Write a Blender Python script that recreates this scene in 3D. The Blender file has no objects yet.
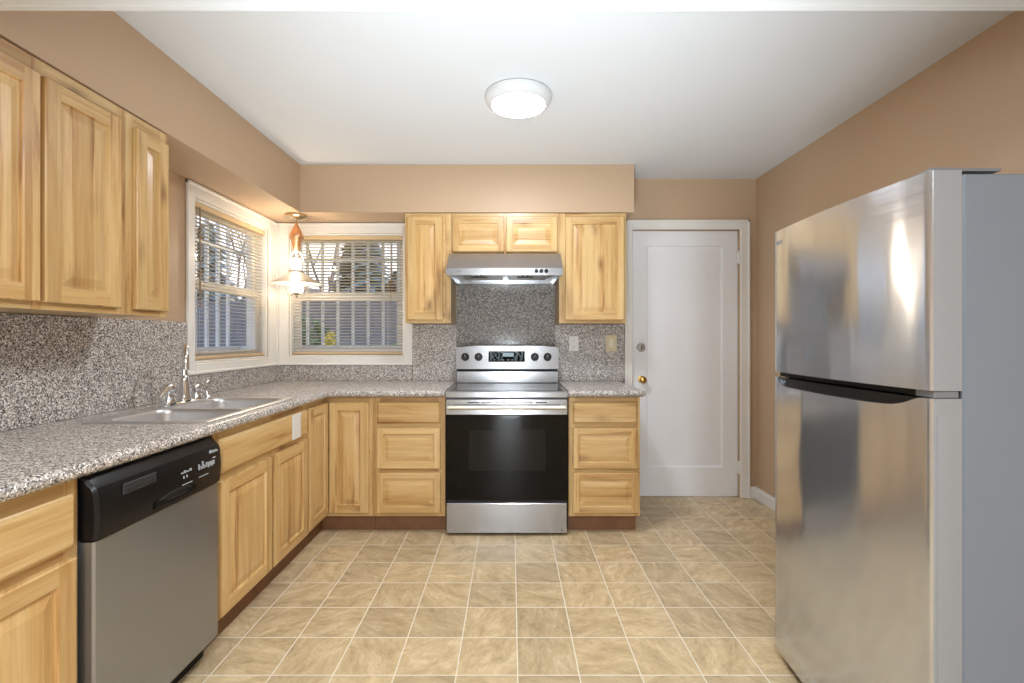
import bpy, bmesh, math, random
from mathutils import Vector, Matrix
random.seed(7)
R = math.radians
SC = bpy.context.scene
COL = SC.collection

# ------------------------------------------------------------------ camera, world, lights, exposure
EYE = 1.225
cd = bpy.data.cameras.new('camera'); cam = bpy.data.objects.new('camera', cd); COL.objects.link(cam)
cam.location = (0, 0, EYE); cam.rotation_euler = (R(90), 0, 0)
cd.sensor_width = 36; cd.lens = 485 / 1024 * 36
cd.shift_x = 1 / 1024; cd.shift_y = -3.5 / 1024
cd.clip_start = 0.05
SC.camera = cam

w = bpy.data.worlds.new('overcast_sky'); SC.world = w; w.use_nodes = True
wt = w.node_tree
bg = wt.nodes['Background']
gtc = wt.nodes.new('ShaderNodeTexCoord'); sep = wt.nodes.new('ShaderNodeSeparateXYZ')
rmp = wt.nodes.new('ShaderNodeValToRGB')
rmp.color_ramp.elements[0].position = 0.0; rmp.color_ramp.elements[0].color = (0.92, 0.95, 1.0, 1)
rmp.color_ramp.elements[1].position = 0.6; rmp.color_ramp.elements[1].color = (0.42, 0.56, 0.95, 1)
cn = wt.nodes.new('ShaderNodeTexNoise'); cn.inputs['Scale'].default_value = 3.0; cn.inputs['Detail'].default_value = 5
cm = wt.nodes.new('ShaderNodeMix'); cm.data_type = 'RGBA'; cm.inputs['B'].default_value = (0.95, 0.96, 1, 1)
cr = wt.nodes.new('ShaderNodeValToRGB'); cr.color_ramp.elements[0].position = .48; cr.color_ramp.elements[1].position = .72
wt.links.new(gtc.outputs['Generated'], sep.inputs[0]); wt.links.new(sep.outputs['Z'], rmp.inputs[0])
wt.links.new(gtc.outputs['Generated'], cn.inputs['Vector']); wt.links.new(cn.outputs['Fac'], cr.inputs[0])
wt.links.new(cr.outputs[0], cm.inputs['Factor']); wt.links.new(rmp.outputs[0], cm.inputs['A'])
wt.links.new(cm.outputs['Result'], bg.inputs['Color'])
bg.inputs['Strength'].default_value = 0.85

def area(name, loc, rot, sx, sy, power, color=(1, 1, 1)):
    l = bpy.data.lights.new(name, 'AREA'); l.shape = 'RECTANGLE'; l.size = sx; l.size_y = sy
    l.energy = power; l.color = color
    o = bpy.data.objects.new(name, l); COL.objects.link(o); o.location = loc; o.rotation_euler = rot
    return o
# added low fill behind the camera, no actual opening; also streaks the backguard
area('rear_low_fill', (-0.06, -2.9, .62), (R(90), 0, 0), 0.42, 0.9, 24, (0.85, 0.94, 1.0))
# added overhead fill behind the camera, not an actual fixture
area('rear_overhead_fill', (0.0, -0.5, 2.40), (0, 0, 0), 0.9, 0.9, 30, (0.9, 0.96, 1.0))
# added unseen spot below the frame, aimed up to brighten the ceiling
fl = bpy.data.lights.new('ceiling_fill_spot', 'SPOT'); fl.energy = 108; fl.color = (0.80, 0.92, 1.0)
fl.spot_size = R(92); fl.spot_blend = 1.0; fl.shadow_soft_size = .25
fo = bpy.data.objects.new('ceiling_fill_spot', fl); COL.objects.link(fo); fo.location = (0.0, .72, .60)
fo.rotation_euler = (R(90 + 50), 0, 0)
LAMP = 56.0           # radiance of the kitchen ceiling lamp's diffuser
PENDANT = 1.2         # watts of the pendant's bulb

SC.view_settings.view_transform = 'Standard'
SC.view_settings.look = 'None'
SC.view_settings.exposure = 1.12
SC.view_settings.gamma = 1.0
SC.view_settings.use_curve_mapping = False

# ------------------------------------------------------------------ node helpers / materials
class NT:
    def __init__(self, name):
        self.m = bpy.data.materials.new(name); self.m.use_nodes = True
        self.t = self.m.node_tree; self.b = self.t.nodes['Principled BSDF']
    def n(self, typ, **kw):
        nd = self.t.nodes.new(typ)
        for k, v in kw.items(): setattr(nd, k, v)
        return nd
    def set(self, sock, v):
        if hasattr(v, 'is_linked') or hasattr(v, 'links'): self.t.links.new(v, sock)
        else: sock.default_value = v
    def math(self, op, a, b=None, c=None):
        nd = self.n('ShaderNodeMath', operation=op)
        for i, v in enumerate((a, b, c)):
            if v is not None: self.set(nd.inputs[i], v)
        return nd.outputs[0]
    def comb(self, x, y, z):
        nd = self.n('ShaderNodeCombineXYZ')
        for i, v in enumerate((x, y, z)): self.set(nd.inputs[i], v)
        return nd.outputs[0]
    def mixc(self, f, a, b, mode='MIX'):
        nd = self.n('ShaderNodeMix', data_type='RGBA', blend_type=mode)
        self.set(nd.inputs['Factor'], f); self.set(nd.inputs['A'], a); self.set(nd.inputs['B'], b)
        return nd.outputs['Result']
    def mixf(self, f, a, b):
        nd = self.n('ShaderNodeMix', data_type='FLOAT')
        self.set(nd.inputs[0], f); self.set(nd.inputs[2], a); self.set(nd.inputs[3], b)
        return nd.outputs[0]
    def noise(self, vec, scale=1, detail=3, rough=.5, dist=0):
        nd = self.n('ShaderNodeTexNoise')
        if vec is not None: self.t.links.new(vec, nd.inputs['Vector'])
        nd.inputs['Scale'].default_value = scale; nd.inputs['Detail'].default_value = detail
        nd.inputs['Roughness'].default_value = rough; nd.inputs['Distortion'].default_value = dist
        return nd.outputs['Fac']
    def ramp(self, f, stops, interp='LINEAR'):
        nd = self.n('ShaderNodeValToRGB'); cr = nd.color_ramp; cr.interpolation = interp
        while len(cr.elements) < len(stops): cr.elements.new(.5)
        for e, (p, c) in zip(cr.elements, stops):
            e.position = p; e.color = (*c, 1) if len(c) == 3 else c
        self.t.links.new(f, nd.inputs[0]); return nd.outputs[0]
    def pos(self):
        g = self.n('ShaderNodeNewGeometry'); s = self.n('ShaderNodeSeparateXYZ')
        self.t.links.new(g.outputs['Position'], s.inputs[0])
        return g.outputs['Position'], s.outputs[0], s.outputs[1], s.outputs[2]
    def bump(self, h, strength=.2, dist=.002):
        nd = self.n('ShaderNodeBump'); nd.inputs['Strength'].default_value = strength
        nd.inputs['Distance'].default_value = dist
        self.t.links.new(h, nd.inputs['Height']); self.t.links.new(nd.outputs[0], self.b.inputs['Normal'])
    def P(self, **kw):
        for k, v in kw.items(): self.set(self.b.inputs[k.replace('_', ' ')], v)
        return self

def srgb(r, g, b):
    f = lambda c: (c / 255 / 12.92) if c / 255 <= .04045 else ((c / 255 + .055) / 1.055) ** 2.4
    return (f(r), f(g), f(b), 1)

def plain(name, rgb, rough=.5, metal=0, noise=0.0, nscale=6, spec=None, coat=0, emis=None):
    t = NT(name); c = srgb(*rgb)
    if noise:
        p = t.pos()[0]; f = t.noise(p, nscale, 4)
        lo = tuple(v * (1 - noise) for v in c[:3]) + (1,); hi = tuple(min(1, v * (1 + noise)) for v in c[:3]) + (1,)
        t.P(Base_Color=t.mixc(f, lo, hi))
    else: t.P(Base_Color=c)
    t.P(Roughness=rough, Metallic=metal)
    if coat: t.P(Coat_Weight=coat, Coat_Roughness=.1)
    if spec is not None: t.b.inputs['Specular IOR Level'].default_value = spec
    if emis: t.b.inputs['Emission Color'].default_value = c; t.b.inputs['Emission Strength'].default_value = emis
    return t.m

def wood(name='hickory', dark=1.0):
    t = NT(name); p, x, y, z = t.pos()
    at = t.n('ShaderNodeAttribute', attribute_name='board')
    s3 = t.n('ShaderNodeSeparateXYZ'); t.t.links.new(at.outputs['Vector'], s3.inputs[0])
    seed, flag, tone = s3.outputs
    s = t.math('ADD', x, y)
    along = t.mixf(flag, z, s); across = t.mixf(flag, s, z)
    # glued-up strips of different tone
    wob = t.math('MULTIPLY', t.noise(t.comb(t.math('MULTIPLY', along, 1.5), seed, 0.0), 2, 1), .02)
    ac = t.math('ADD', across, wob)
    strip = t.math('FLOOR', t.math('ADD', t.math('MULTIPLY', ac, 13.0), t.math('MULTIPLY', seed, 7.3)))
    wn = t.n('ShaderNodeTexWhiteNoise', noise_dimensions='2D')
    t.t.links.new(t.comb(strip, t.math('MULTIPLY', seed, 91.0), 0.0), wn.inputs['Vector'])
    rnd = wn.outputs['Value']
    v1 = t.comb(t.math('ADD', t.math('MULTIPLY', across, 14.0), t.math('MULTIPLY', seed, 17.0)),
                t.math('ADD', t.math('MULTIPLY', along, .9), t.math('MULTIPLY', seed, 31.0)), t.math('MULTIPLY', rnd, 9.0))
    n1 = t.noise(v1, 1.5, 5, .6, .45)
    v2 = t.comb(t.math('MULTIPLY', across, 140.0), t.math('MULTIPLY', along, 5.0), seed)
    n2 = t.noise(v2, 1.0, 3, .6)
    col = t.ramp(n1, [(0.30, srgb(224, 197, 150)[:3]), (0.49, srgb(216, 184, 132)[:3]), (0.58, srgb(207, 170, 117)[:3]), (0.655, srgb(182, 140, 90)[:3]), (0.76, srgb(132, 92, 54)[:3])])
    # per strip tone
    tn = t.ramp(rnd, [(0, (0.78, 0.70, 0.59)), (.25, (.90, .86, .79)), (.7, (.96, .96, .95)), (1, (1.0, 1.0, 1.0))])
    col = t.mixc(.85, col, tn, 'MULTIPLY')
    fib = t.ramp(n2, [(.3, (.74, .68, .60)), (.55, (1, 1, 1))])
    col = t.mixc(.45, col, fib, 'MULTIPLY')
    # knots
    vo = t.n('ShaderNodeTexVoronoi', feature='F1'); vo.inputs['Scale'].default_value = 1.0
    t.t.links.new(t.comb(t.math('ADD', t.math('MULTIPLY', across, 5.0), t.math('MULTIPLY', seed, 13.0)), t.math('ADD', t.math('MULTIPLY', along, 2.4), t.math('MULTIPLY', seed, 5.0)), seed), vo.inputs['Vector'])
    k = t.math('ADD', vo.outputs['Distance'], t.math('MULTIPLY', t.math('SUBTRACT', n2, .5), .10))
    kf = t.ramp(k, [(0.03, (1, 1, 1)), (.11, (.35, .35, .35)), (.2, (0, 0, 0))])
    col = t.mixc(t.math('MULTIPLY', kf, .75), col, (*srgb(112, 70, 36)[:3], 1))
    col = t.mixc(1.0, col, (1.0, .955, .87, 1), 'MULTIPLY')
    bc = t.n('ShaderNodeCombineColor')
    for i in range(3): t.t.links.new(tone, bc.inputs[i])
    col = t.mixc(1.0, col, bc.outputs[0], 'MULTIPLY')
    t.P(Base_Color=col, Roughness=.33, Coat_Weight=.25, Coat_Roughness=.18)
    t.bump(n2, .06, .001)
    return t.m

def granite(name, lo=1.0, rough=.22):
    t = NT(name); p, x, y, z = t.pos()
    vo = t.n('ShaderNodeTexVoronoi', feature='F1'); vo.inputs['Scale'].default_value = 235
    t.t.links.new(p, vo.inputs['Vector'])
    sc = t.n('ShaderNodeSeparateColor'); t.t.links.new(vo.outputs['Color'], sc.inputs[0])
    g = [(c[0] * lo, c[1] * lo, c[2] * lo) for c in (srgb(74, 71, 72), srgb(120, 116, 115), srgb(162, 157, 153), srgb(182, 173, 166), srgb(222, 219, 216))]
    c1 = t.ramp(sc.outputs[0], [(0, g[0]), (.15, g[1]), (.34, g[2]), (.60, g[3]), (.82, g[4])], 'CONSTANT')
    n = t.noise(p, 420, 2, .6)
    c2 = t.ramp(n, [(.35, (.55, .53, .52)), (.5, (1, 1, 1)), (.68, (1.2, 1.2, 1.2))])
    col = t.mixc(.55, c1, c2, 'MULTIPLY')
    n3 = t.noise(p, 22, 2)
    col = t.mixc(.3, col, t.ramp(n3, [(.35, (.82, .8, .79)), (.65, (1.08, 1.07, 1.05))]), 'MULTIPLY')
    t.P(Base_Color=col, Roughness=rough)
    t.b.inputs['Specular IOR Level'].default_value = .5
    return t.m

def steel(name, rgb=(200, 200, 198), rough=.28, axis='X', streak=True, aniso=.0, bow=0.0):
    """brushed stainless; axis = direction of the brushing"""
    t = NT(name); p, x, y, z = t.pos()
    c = srgb(*rgb)
    f = {'X': (2.0, 2.0, 420.0), 'Y': (2.0, 2.0, 420.0), 'Z': (420.0, 420.0, 2.0)}[axis]
    v = t.comb(t.math('MULTIPLY', x, f[0]), t.math('MULTIPLY', y, f[1]), t.math('MULTIPLY', z, f[2]))
    n = t.noise(v, 1.0, 3, .6)
    t.P(Base_Color=t.mixc(n, tuple(q * .97 for q in c[:3]) + (1,), tuple(min(1, q * 1.02) for q in c[:3]) + (1,)), Metallic=.86)
    t.P(Roughness=t.math('ADD', t.math('MULTIPLY', n, .10), rough - .05))
    if aniso:
        t.b.inputs['Anisotropic'].default_value = aniso
        t.b.inputs['Anisotropic Rotation'].default_value = .25
        tg = t.n('ShaderNodeTangent', direction_type='RADIAL', axis='Z'); t.t.links.new(tg.outputs[0], t.b.inputs['Tangent'])
    if bow:
        big = t.noise(t.comb(t.math('MULTIPLY', x, 1.0), t.math('MULTIPLY', y, 4.0), t.math('MULTIPLY', z, 1.3)), 1.6, 1, .4)
        t.bump(big, bow, .02)
    return t.m

def tilefloor():
    t = NT('slate_look_tile'); p, x, y, z = t.pos()
    T1, T2 = .2238, .2216
    bx = t.math('DIVIDE', t.math('SUBTRACT', x, .0245 - 20 * T1), T1)
    by = t.math('DIVIDE', t.math('SUBTRACT', y, 1.762 - 20 * T2), T2)
    fx = t.math('FRACT', bx); fy = t.math('FRACT', by)
    ex = t.math('MINIMUM', fx, t.math('SUBTRACT', 1.0, fx)); ey = t.math('MINIMUM', fy, t.math('SUBTRACT', 1.0, fy))
    e = t.math('MINIMUM', ex, ey)
    gr = t.n('ShaderNodeMapRange', interpolation_type='SMOOTHSTEP'); t.t.links.new(e, gr.inputs[0])
    gr.inputs[1].default_value = .007; gr.inputs[2].default_value = .014; gr.inputs[3].default_value = 1; gr.inputs[4].default_value = 0
    g = gr.outputs[0]
    wn = t.n('ShaderNodeTexWhiteNoise', noise_dimensions='2D'); t.t.links.new(t.comb(t.math('FLOOR', bx), t.math('FLOOR', by), 0.0), wn.inputs['Vector'])
    ts = t.n('ShaderNodeSeparateColor'); t.t.links.new(wn.outputs['Color'], ts.inputs[0])
    # every tile turned its own way
    off = t.comb(t.math('ADD', x, t.math('MULTIPLY', ts.outputs[0], 40.0)), t.math('ADD', y, t.math('MULTIPLY', ts.outputs[1], 40.0)), 0.0)
    vr = t.n('ShaderNodeVectorRotate', rotation_type='Z_AXIS'); t.t.links.new(off, vr.inputs['Vector']); t.t.links.new(t.math('MULTIPLY', ts.outputs[2], 6.28), vr.inputs['Angle'])
    mp = t.n('ShaderNodeMapping'); mp.inputs['Scale'].default_value = (1, 2.2, 1); t.t.links.new(vr.outputs[0], mp.inputs['Vector'])
    n1 = t.noise(mp.outputs[0], 7, 8, .68, .5); n2 = t.noise(mp.outputs[0], 34, 5, .65, .6)
    col = t.ramp(n1, [(.28, srgb(168, 150, 120)[:3]), (.44, srgb(192, 174, 142)[:3]), (.56, srgb(206, 188, 156)[:3]), (.72, srgb(222, 208, 182)[:3])])
    col = t.mixc(.55, col, t.ramp(n2, [(.3, (.78, .75, .70)), (.5, (1, 1, 1)), (.7, (1.1, 1.1, 1.1))]), 'MULTIPLY')
    col = t.mixc(.8, col, t.ramp(ts.outputs[2], [(0, (.82, .82, .82)), (.5, (1, .985, .95)), (1, (1.1, 1.08, 1.04))]), 'MULTIPLY')
    col = t.mixc(1.0, col, (1.05, 1.01, .95, 1), 'MULTIPLY')
    col = t.mixc(g, col, srgb(232, 224, 206))
    t.P(Base_Color=col, Roughness=t.mixf(g, .36, .6))
    h = t.math('ADD', t.math('MULTIPLY', n1, .5), t.math('MULTIPLY', g, -.6))
    t.bump(h, .22, .003)
    return t.m

def glass(name, tint=(1, 1, 1), refl=.06):
    t = NT(name); nt = t.t
    tr = t.n('ShaderNodeBsdfTransparent'); tr.inputs[0].default_value = (*tint, 1)
    gl = t.n('ShaderNodeBsdfGlossy'); gl.inputs['Roughness'].default_value = .02
    lw = t.n('ShaderNodeLayerWeight'); fac = t.math('ADD', .03, t.math('MULTIPLY', t.math('POWER', lw.outputs['Facing'], 5.0), .5))
    mx = t.n('ShaderNodeMixShader'); nt.links.new(fac, mx.inputs[0]); nt.links.new(tr.outputs[0], mx.inputs[1]); nt.links.new(gl.outputs[0], mx.inputs[2])
    nt.links.new(mx.outputs[0], nt.nodes['Material Output'].inputs[0])
    return t.m

def emit(name, rgb, s):
    t = NT(name); t.P(Base_Color=srgb(*rgb), Roughness=.4)
    t.b.inputs['Emission Color'].default_value = (*rgb_lin(rgb), 1); t.b.inputs['Emission Strength'].default_value = s
    return t.m
def rgb_lin(rgb): return srgb(*rgb)[:3]

M = {}
M['wood'] = wood()
M['toe'] = plain('stained_toe_board', (122, 82, 52), .5, noise=.35, nscale=14)
M['granite'] = granite('speckled_granite', 1.3)
M['splash'] = granite('speckled_granite_splash', 1.24, .26)
M['panel'] = granite('polished_granite_panel', .74, .12)
M['tan'] = plain('tan_wall_paint', (194, 166, 137), .48, noise=.02, nscale=2)
M['white_ceiling'] = plain('white_ceiling_paint', (222, 225, 229), .7, noise=.01, nscale=2)
M['trim'] = plain('white_gloss_trim', (234, 232, 228), .32)
M['doorwhite'] = plain('white_door_paint', (238, 239, 243), .35)
M['floor'] = tilefloor()
M['steel'] = steel('brushed_steel', (170, 171, 175), .22, 'X', aniso=.6)
M['steel_l'] = steel('brushed_steel_side', (160, 164, 170), .33, 'Y')
M['fridge_steel'] = steel('fridge_brushed_steel', (200, 206, 216), .13, 'Y', aniso=.9, bow=.2)
M['sinksteel'] = steel('sink_steel', (214, 214, 216), .34, 'Y')
M['chrome'] = plain('chrome', (225, 226, 228), .08, 1)
M['nickel'] = plain('aged_brass_nickel', (196, 178, 150), .25, 1)
M['copper'] = plain('copper', (232, 176, 132), .36, 1)
M['brass'] = plain('brass', (190, 150, 84), .22, 1)
M['satin'] = plain('satin_grey_door_edge', (150, 154, 160), .38, .15)
M['case'] = plain('blue_grey_case_paint', (122, 130, 142), .42, noise=.03, nscale=3)
M['black'] = plain('black_plastic', (16, 16, 18), .32, spec=.35)
M['blackmatt'] = plain('dark_gap', (16, 15, 15), .7)
M['blackglass'] = plain('black_glass', (8, 8, 9), .05, spec=.2)
M['ovenwin'] = plain('oven_window_glass', (26, 25, 25), .08, spec=.2)
M['cooktop'] = plain('cooktop_glass', (30, 31, 34), .07, spec=1.0)
M['burner'] = plain('burner_ring_print', (96, 97, 100), .2)
M['grey_dark'] = plain('dark_grey_plastic', (52, 53, 56), .35)
M['grey'] = plain('grey_plastic', (120, 122, 126), .4)
M['print'] = plain('white_print', (176, 180, 186), .5)
M['blueprint'] = plain('display_print', (150, 170, 182), .4)
M['darkprint'] = plain('dark_print', (70, 70, 72), .5)
M['plate_white'] = plain('white_plate_plastic', (232, 231, 228), .4)
M['plate_beige'] = plain('beige_plate_plastic', (214, 198, 164), .4)
M['slat'] = plain('cream_blind_slat', (234, 222, 200), .45)
_t = M['slat'].node_tree; _tl = _t.nodes.new('ShaderNodeBsdfTranslucent'); _tl.inputs[0].default_value = (.8, .76, .68, 1)
_mx = _t.nodes.new('ShaderNodeMixShader'); _mx.inputs[0].default_value = .4
_t.links.new(_t.nodes['Principled BSDF'].outputs[0], _mx.inputs[1]); _t.links.new(_tl.outputs[0], _mx.inputs[2]); _t.links.new(_mx.outputs[0], _t.nodes['Material Output'].inputs[0])
M['rail'] = plain('tan_blind_rail', (206, 180, 142), .5)
M['cord'] = plain('blind_cord', (150, 128, 104), .7)
M['glass'] = glass('window_glass')
M['opal'] = emit('lit_opal_glass', (255, 244, 226), 1.0)
M['lamp'] = emit('lit_diffuser', (246, 250, 255), LAMP)
M['fixture'] = plain('white_fixture_plastic', (214, 215, 216), .45)
M['enamel'] = plain('white_shade_lining', (244, 240, 232), .35)
M['pewter'] = plain('brushed_pewter_shade', (196, 190, 182), .32, .8)
M['bars'] = plain('white_iron', (226, 232, 238), .5)
M['fence'] = plain('weathered_fence_boards', (128, 129, 136), .85, noise=.35, nscale=5)
M['lawn'] = plain('lawn_green', (88, 108, 66), .95, noise=.4, nscale=9)
M['bark'] = plain('grey_bark', (118, 110, 108), .9, noise=.3, nscale=12)
M['needles'] = plain('hazed_needles', (146, 166, 168), .9, noise=.45, nscale=3)  # paled and blued: outdoor haze is put into the needle colour
M['leaves'] = plain('green_leaves', (104, 128, 84), .9, noise=.45, nscale=6)
M['yellow'] = plain('yellow_blossom', (226, 206, 80), .8)
M['redflower'] = plain('red_blossom', (190, 52, 66), .8)
M['stone'] = plain('pale_stone', (196, 198, 204), .8, noise=.15)
M['birdwood'] = plain('bird_house_wood', (98, 70, 52), .8, noise=.2, nscale=20)
M['housewall'] = plain('pale_house_siding', (232, 214, 204), .8)
M['houseroof'] = plain('grey_shingle', (176, 168, 168), .9, noise=.2, nscale=8)

# ------------------------------------------------------------------ mesh builder
ORG = {}
class MB:
    def __init__(self):
        self.bm = bmesh.new(); self.board = self.bm.faces.layers.float_vector.new('board'); self.mi = 0
        self.seed = random.random(); self.flag = 0.0; self.tone = 1.0
    def grain(self, flag, tone=None, newseed=True):
        self.flag = float(flag)
        if newseed: self.seed = random.random()
        self.tone = tone if tone is not None else random.uniform(.93, 1.05)
        return self
    def mat(self, i): self.mi = i; return self
    def _f(self, f):
        f[self.board] = (self.seed, self.flag, self.tone); f.material_index = self.mi; return f
    def face(self, pts):
        vs = [self.bm.verts.new(p) for p in pts]
        return self._f(self.bm.faces.new(vs))
    def box(self, x0, x1, y0, y1, z0, z1, bev=0, seg=1):
        x0, x1 = sorted((x0, x1)); y0, y1 = sorted((y0, y1)); z0, z1 = sorted((z0, z1))
        v = [self.bm.verts.new(p) for p in ((x0,y0,z0),(x1,y0,z0),(x1,y1,z0),(x0,y1,z0),(x0,y0,z1),(x1,y0,z1),(x1,y1,z1),(x0,y1,z1))]
        fs = [self._f(self.bm.faces.new([v[i] for i in q])) for q in ((3,2,1,0),(4,5,6,7),(0,1,5,4),(1,2,6,5),(2,3,7,6),(3,0,4,7))]
        if bev:
            es = list({e for f in fs for e in f.edges})
            r = bmesh.ops.bevel(self.bm, geom=es, offset=bev, segments=seg, affect='EDGES', profile=.5)
            for f in r['faces']: self._f(f)
        return self
    def ring(self, loops, close=True, cap0=False, cap1=False):
        """loft through a list of equal-length point loops"""
        vl = [[self.bm.verts.new(p) for p in lp] for lp in loops]
        n = len(vl[0])
        for a, b in zip(vl, vl[1:]):
            for i in range(n if close else n - 1):
                j = (i + 1) % n
                self._f(self.bm.faces.new((a[i], a[j], b[j], b[i])))
        if cap0: self._f(self.bm.faces.new(list(reversed(vl[0]))))
        if cap1: self._f(self.bm.faces.new(vl[-1]))
        return self
    def tube(self, pts, r, seg=8, cap=True):
        pts = [Vector(p) for p in pts]; loops = []; up = None
        rr = r if isinstance(r, (list, tuple)) else [r] * len(pts)
        for i, p in enumerate(pts):
            d = (pts[min(i + 1, len(pts) - 1)] - pts[max(i - 1, 0)]).normalized()
            if up is None:
                up = Vector((0, 0, 1)) if abs(d.z) < .9 else Vector((1, 0, 0))
            a = d.cross(up).normalized(); up = a.cross(d).normalized()
            loops.append([p + (a * math.cos(2 * math.pi * k / seg) + up * math.sin(2 * math.pi * k / seg)) * rr[i] for k in range(seg)])
        return self.ring(loops, True, cap, cap)
    def lathe(self, c, prof, seg=24, axis='Z', cap=False):
        """prof: list of (radius, height along axis) from centre c"""
        loops = []
        for r_, h in prof:
            lp = []
            for k in range(seg):
                a = 2 * math.pi * k / seg; u, v = r_ * math.cos(a), r_ * math.sin(a)
                p = {'Z': (u, v, h), 'Y': (u, h, v), 'X': (h, u, v)}[axis]
                lp.append((c[0] + p[0], c[1] + p[1], c[2] + p[2]))
            loops.append(lp)
        return self.ring(loops, True, cap, cap)
    def prism(self, poly, axis, a0, a1):
        """poly of 2-D points; axis 'X': (y,z), 'Y': (x,z), 'Z': (x,y)"""
        f = {'X': lambda p, a: (a, p[0], p[1]), 'Y': lambda p, a: (p[0], a, p[1]), 'Z': lambda p, a: (p[0], p[1], a)}[axis]
        return self.ring([[f(p, a0) for p in poly], [f(p, a1) for p in poly]], True, True, True)
    def build(self, name, mats, parent=None, smooth=0, weld=True, recalc=True, origin=None):
        bm = self.bm
        if weld: bmesh.ops.remove_doubles(bm, verts=bm.verts, dist=1e-5)
        if recalc: bmesh.ops.recalc_face_normals(bm, faces=bm.faces)
        if parent is not None: o0 = Vector(ORG[parent.name])
        elif origin is not None: o0 = Vector(origin)
        else:
            xs = [v.co for v in bm.verts]
            o0 = Vector(((min(v.x for v in xs) + max(v.x for v in xs)) / 2, (min(v.y for v in xs) + max(v.y for v in xs)) / 2, min(v.z for v in xs)))
        bmesh.ops.translate(bm, verts=bm.verts, vec=-o0)
        me = bpy.data.meshes.new(name); bm.to_mesh(me); bm.free()
        for m in (mats if isinstance(mats, (list, tuple)) else [mats]): me.materials.append(m)
        if smooth:
            for p in me.polygons: p.use_smooth = True
            me.set_sharp_from_angle(angle=R(smooth))
        o = bpy.data.objects.new(name, me); COL.objects.link(o)
        if parent is not None: o.parent = parent
        else: o.location = o0
        ORG[o.name] = tuple(o0)
        return o

def tag(o, label=None, cat=None, group=None, kind=None):
    if label: o['label'] = label
    if cat: o['category'] = cat
    if group: o['group'] = group
    if kind: o['kind'] = kind
    return o
def empty(name, loc, label=None, cat=None, group=None, kind=None):
    o = bpy.data.objects.new(name, None); COL.objects.link(o); o.location = loc; o.empty_display_size = .05
    ORG[o.name] = tuple(loc)
    return tag(o, label, cat, group, kind)
def struct(name, mb, mat, parent=None, label=None, cat=None, **kw):
    o = mb.build(name, mat, parent, **kw)
    if parent is None: tag(o, label, cat, kind='structure')
    return o
def text(name, s, size, loc, rot, mat, parent, italic=0.0, extr=.0004):
    c = bpy.data.curves.new(name, 'FONT'); c.body = s; c.size = size; c.extrude = extr; c.shear = italic
    c.align_x = 'CENTER'; c.align_y = 'CENTER'
    c.materials.append(mat)
    tmp = bpy.data.objects.new(name, c); COL.objects.link(tmp)
    me = bpy.data.meshes.new_from_object(tmp.evaluated_get(bpy.context.evaluated_depsgraph_get()))
    bpy.data.objects.remove(tmp); bpy.data.curves.remove(c)
    o = bpy.data.objects.new(name, me); COL.objects.link(o); o.parent = parent
    o.location = Vector(loc) - Vector(ORG[parent.name]); o.rotation_euler = rot
    return o

# ------------------------------------------------------------------ the shell
YB, XL, XR, ZC = 3.713, -1.799, 1.876, 2.442     # far wall, left wall, right wall, ceiling
YF = -3.0
ZS = 2.106                                         # underside of the soffits
WX0, WX1, WZ0, WZ1 = -1.697, -0.817, 1.082, 2.024  # far window opening
WY0, WY1 = 2.738, 3.583                            # left window opening
DX0, DX1, DZ = 0.93, 1.748, 2.052                  # door opening
TH = .15

struct('floor', MB().box(XL - TH, XR + TH, YF - TH, YB + TH, -.12, 0), M['floor'], label='beige slate-look square tile floor with pale grout lines', cat='floor')
struct('ceiling', MB().box(XL - TH, XR + TH, YF - TH, YB + TH, ZC, ZC + .12), M['white_ceiling'], label='smooth white painted ceiling', cat='ceiling')
b = MB()
b.box(XL - TH, WX0, YB, YB + TH, 0, ZC); b.box(WX0, WX1, YB, YB + TH, 0, WZ0); b.box(WX0, WX1, YB, YB + TH, WZ1, ZC)
b.box(WX1, DX0, YB, YB + TH, 0, ZC); b.box(DX0, DX1, YB, YB + TH, DZ, ZC); b.box(DX1, XR + TH, YB, YB + TH, 0, ZC)
struct('wall_back', b, M['tan'], label='tan painted far wall with window and white door', cat='wall')
b = MB()
b.box(XL - TH, XL, YF, WY0, 0, ZC); b.box(XL - TH, XL, WY0, WY1, 0, WZ0); b.box(XL - TH, XL, WY0, WY1, WZ1, ZC); b.box(XL - TH, XL, WY1, YB - .0005, 0, ZC)
struct('wall_left', b, M['tan'], label='tan painted wall above the sink counter', cat='wall')
struct('wall_right', MB().box(XR, XR + TH, YF, YB - .0005, 0, ZC), M['tan'], label='tan painted wall behind the refrigerator', cat='wall')
struct('wall_front', MB().box(XL - TH, XR + TH, YF - TH, YF, 0, ZC), M['white_ceiling'], label='pale wall behind the camera', cat='wall')
# soffits and header beam
SY, SX, SXE = 3.402, -1.480, .863
struct('soffit', MB().prism([(XL, 1.303), (SX, 1.303), (SX, SY), (SXE, SY), (SXE, YB), (XL, YB)], 'Z', ZS, ZC), M['tan'], label='tan boxed soffit above the wall cabinets and windows', cat='soffit')
b = MB().box(XL, XR, 1.05, 1.303, ZS, ZC); b.box(XL, XR, 1.285, 1.3045, ZS - .001, ZS + .03)
struct('header_beam', b, M['white_ceiling'], label='white header beam across the opening overhead', cat='beam')

# baseboards
prof = [(0, .001), (.014, .001), (.014, .07), (.008, .082), (.008, .088), (0, .088)]
b = MB().prism([(XR - p[0], p[1]) for p in prof], 'Y', 1.0, YB)
struct('baseboard_right', b, M['trim'], label='white baseboard along the right wall', cat='baseboard')
b = MB().prism([(YB - p[0], p[1]) for p in prof], 'X', 1.82, XR - .0145)
struct('baseboard_back', b, M['trim'], label='short white baseboard beside the door casing', cat='baseboard')

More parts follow.
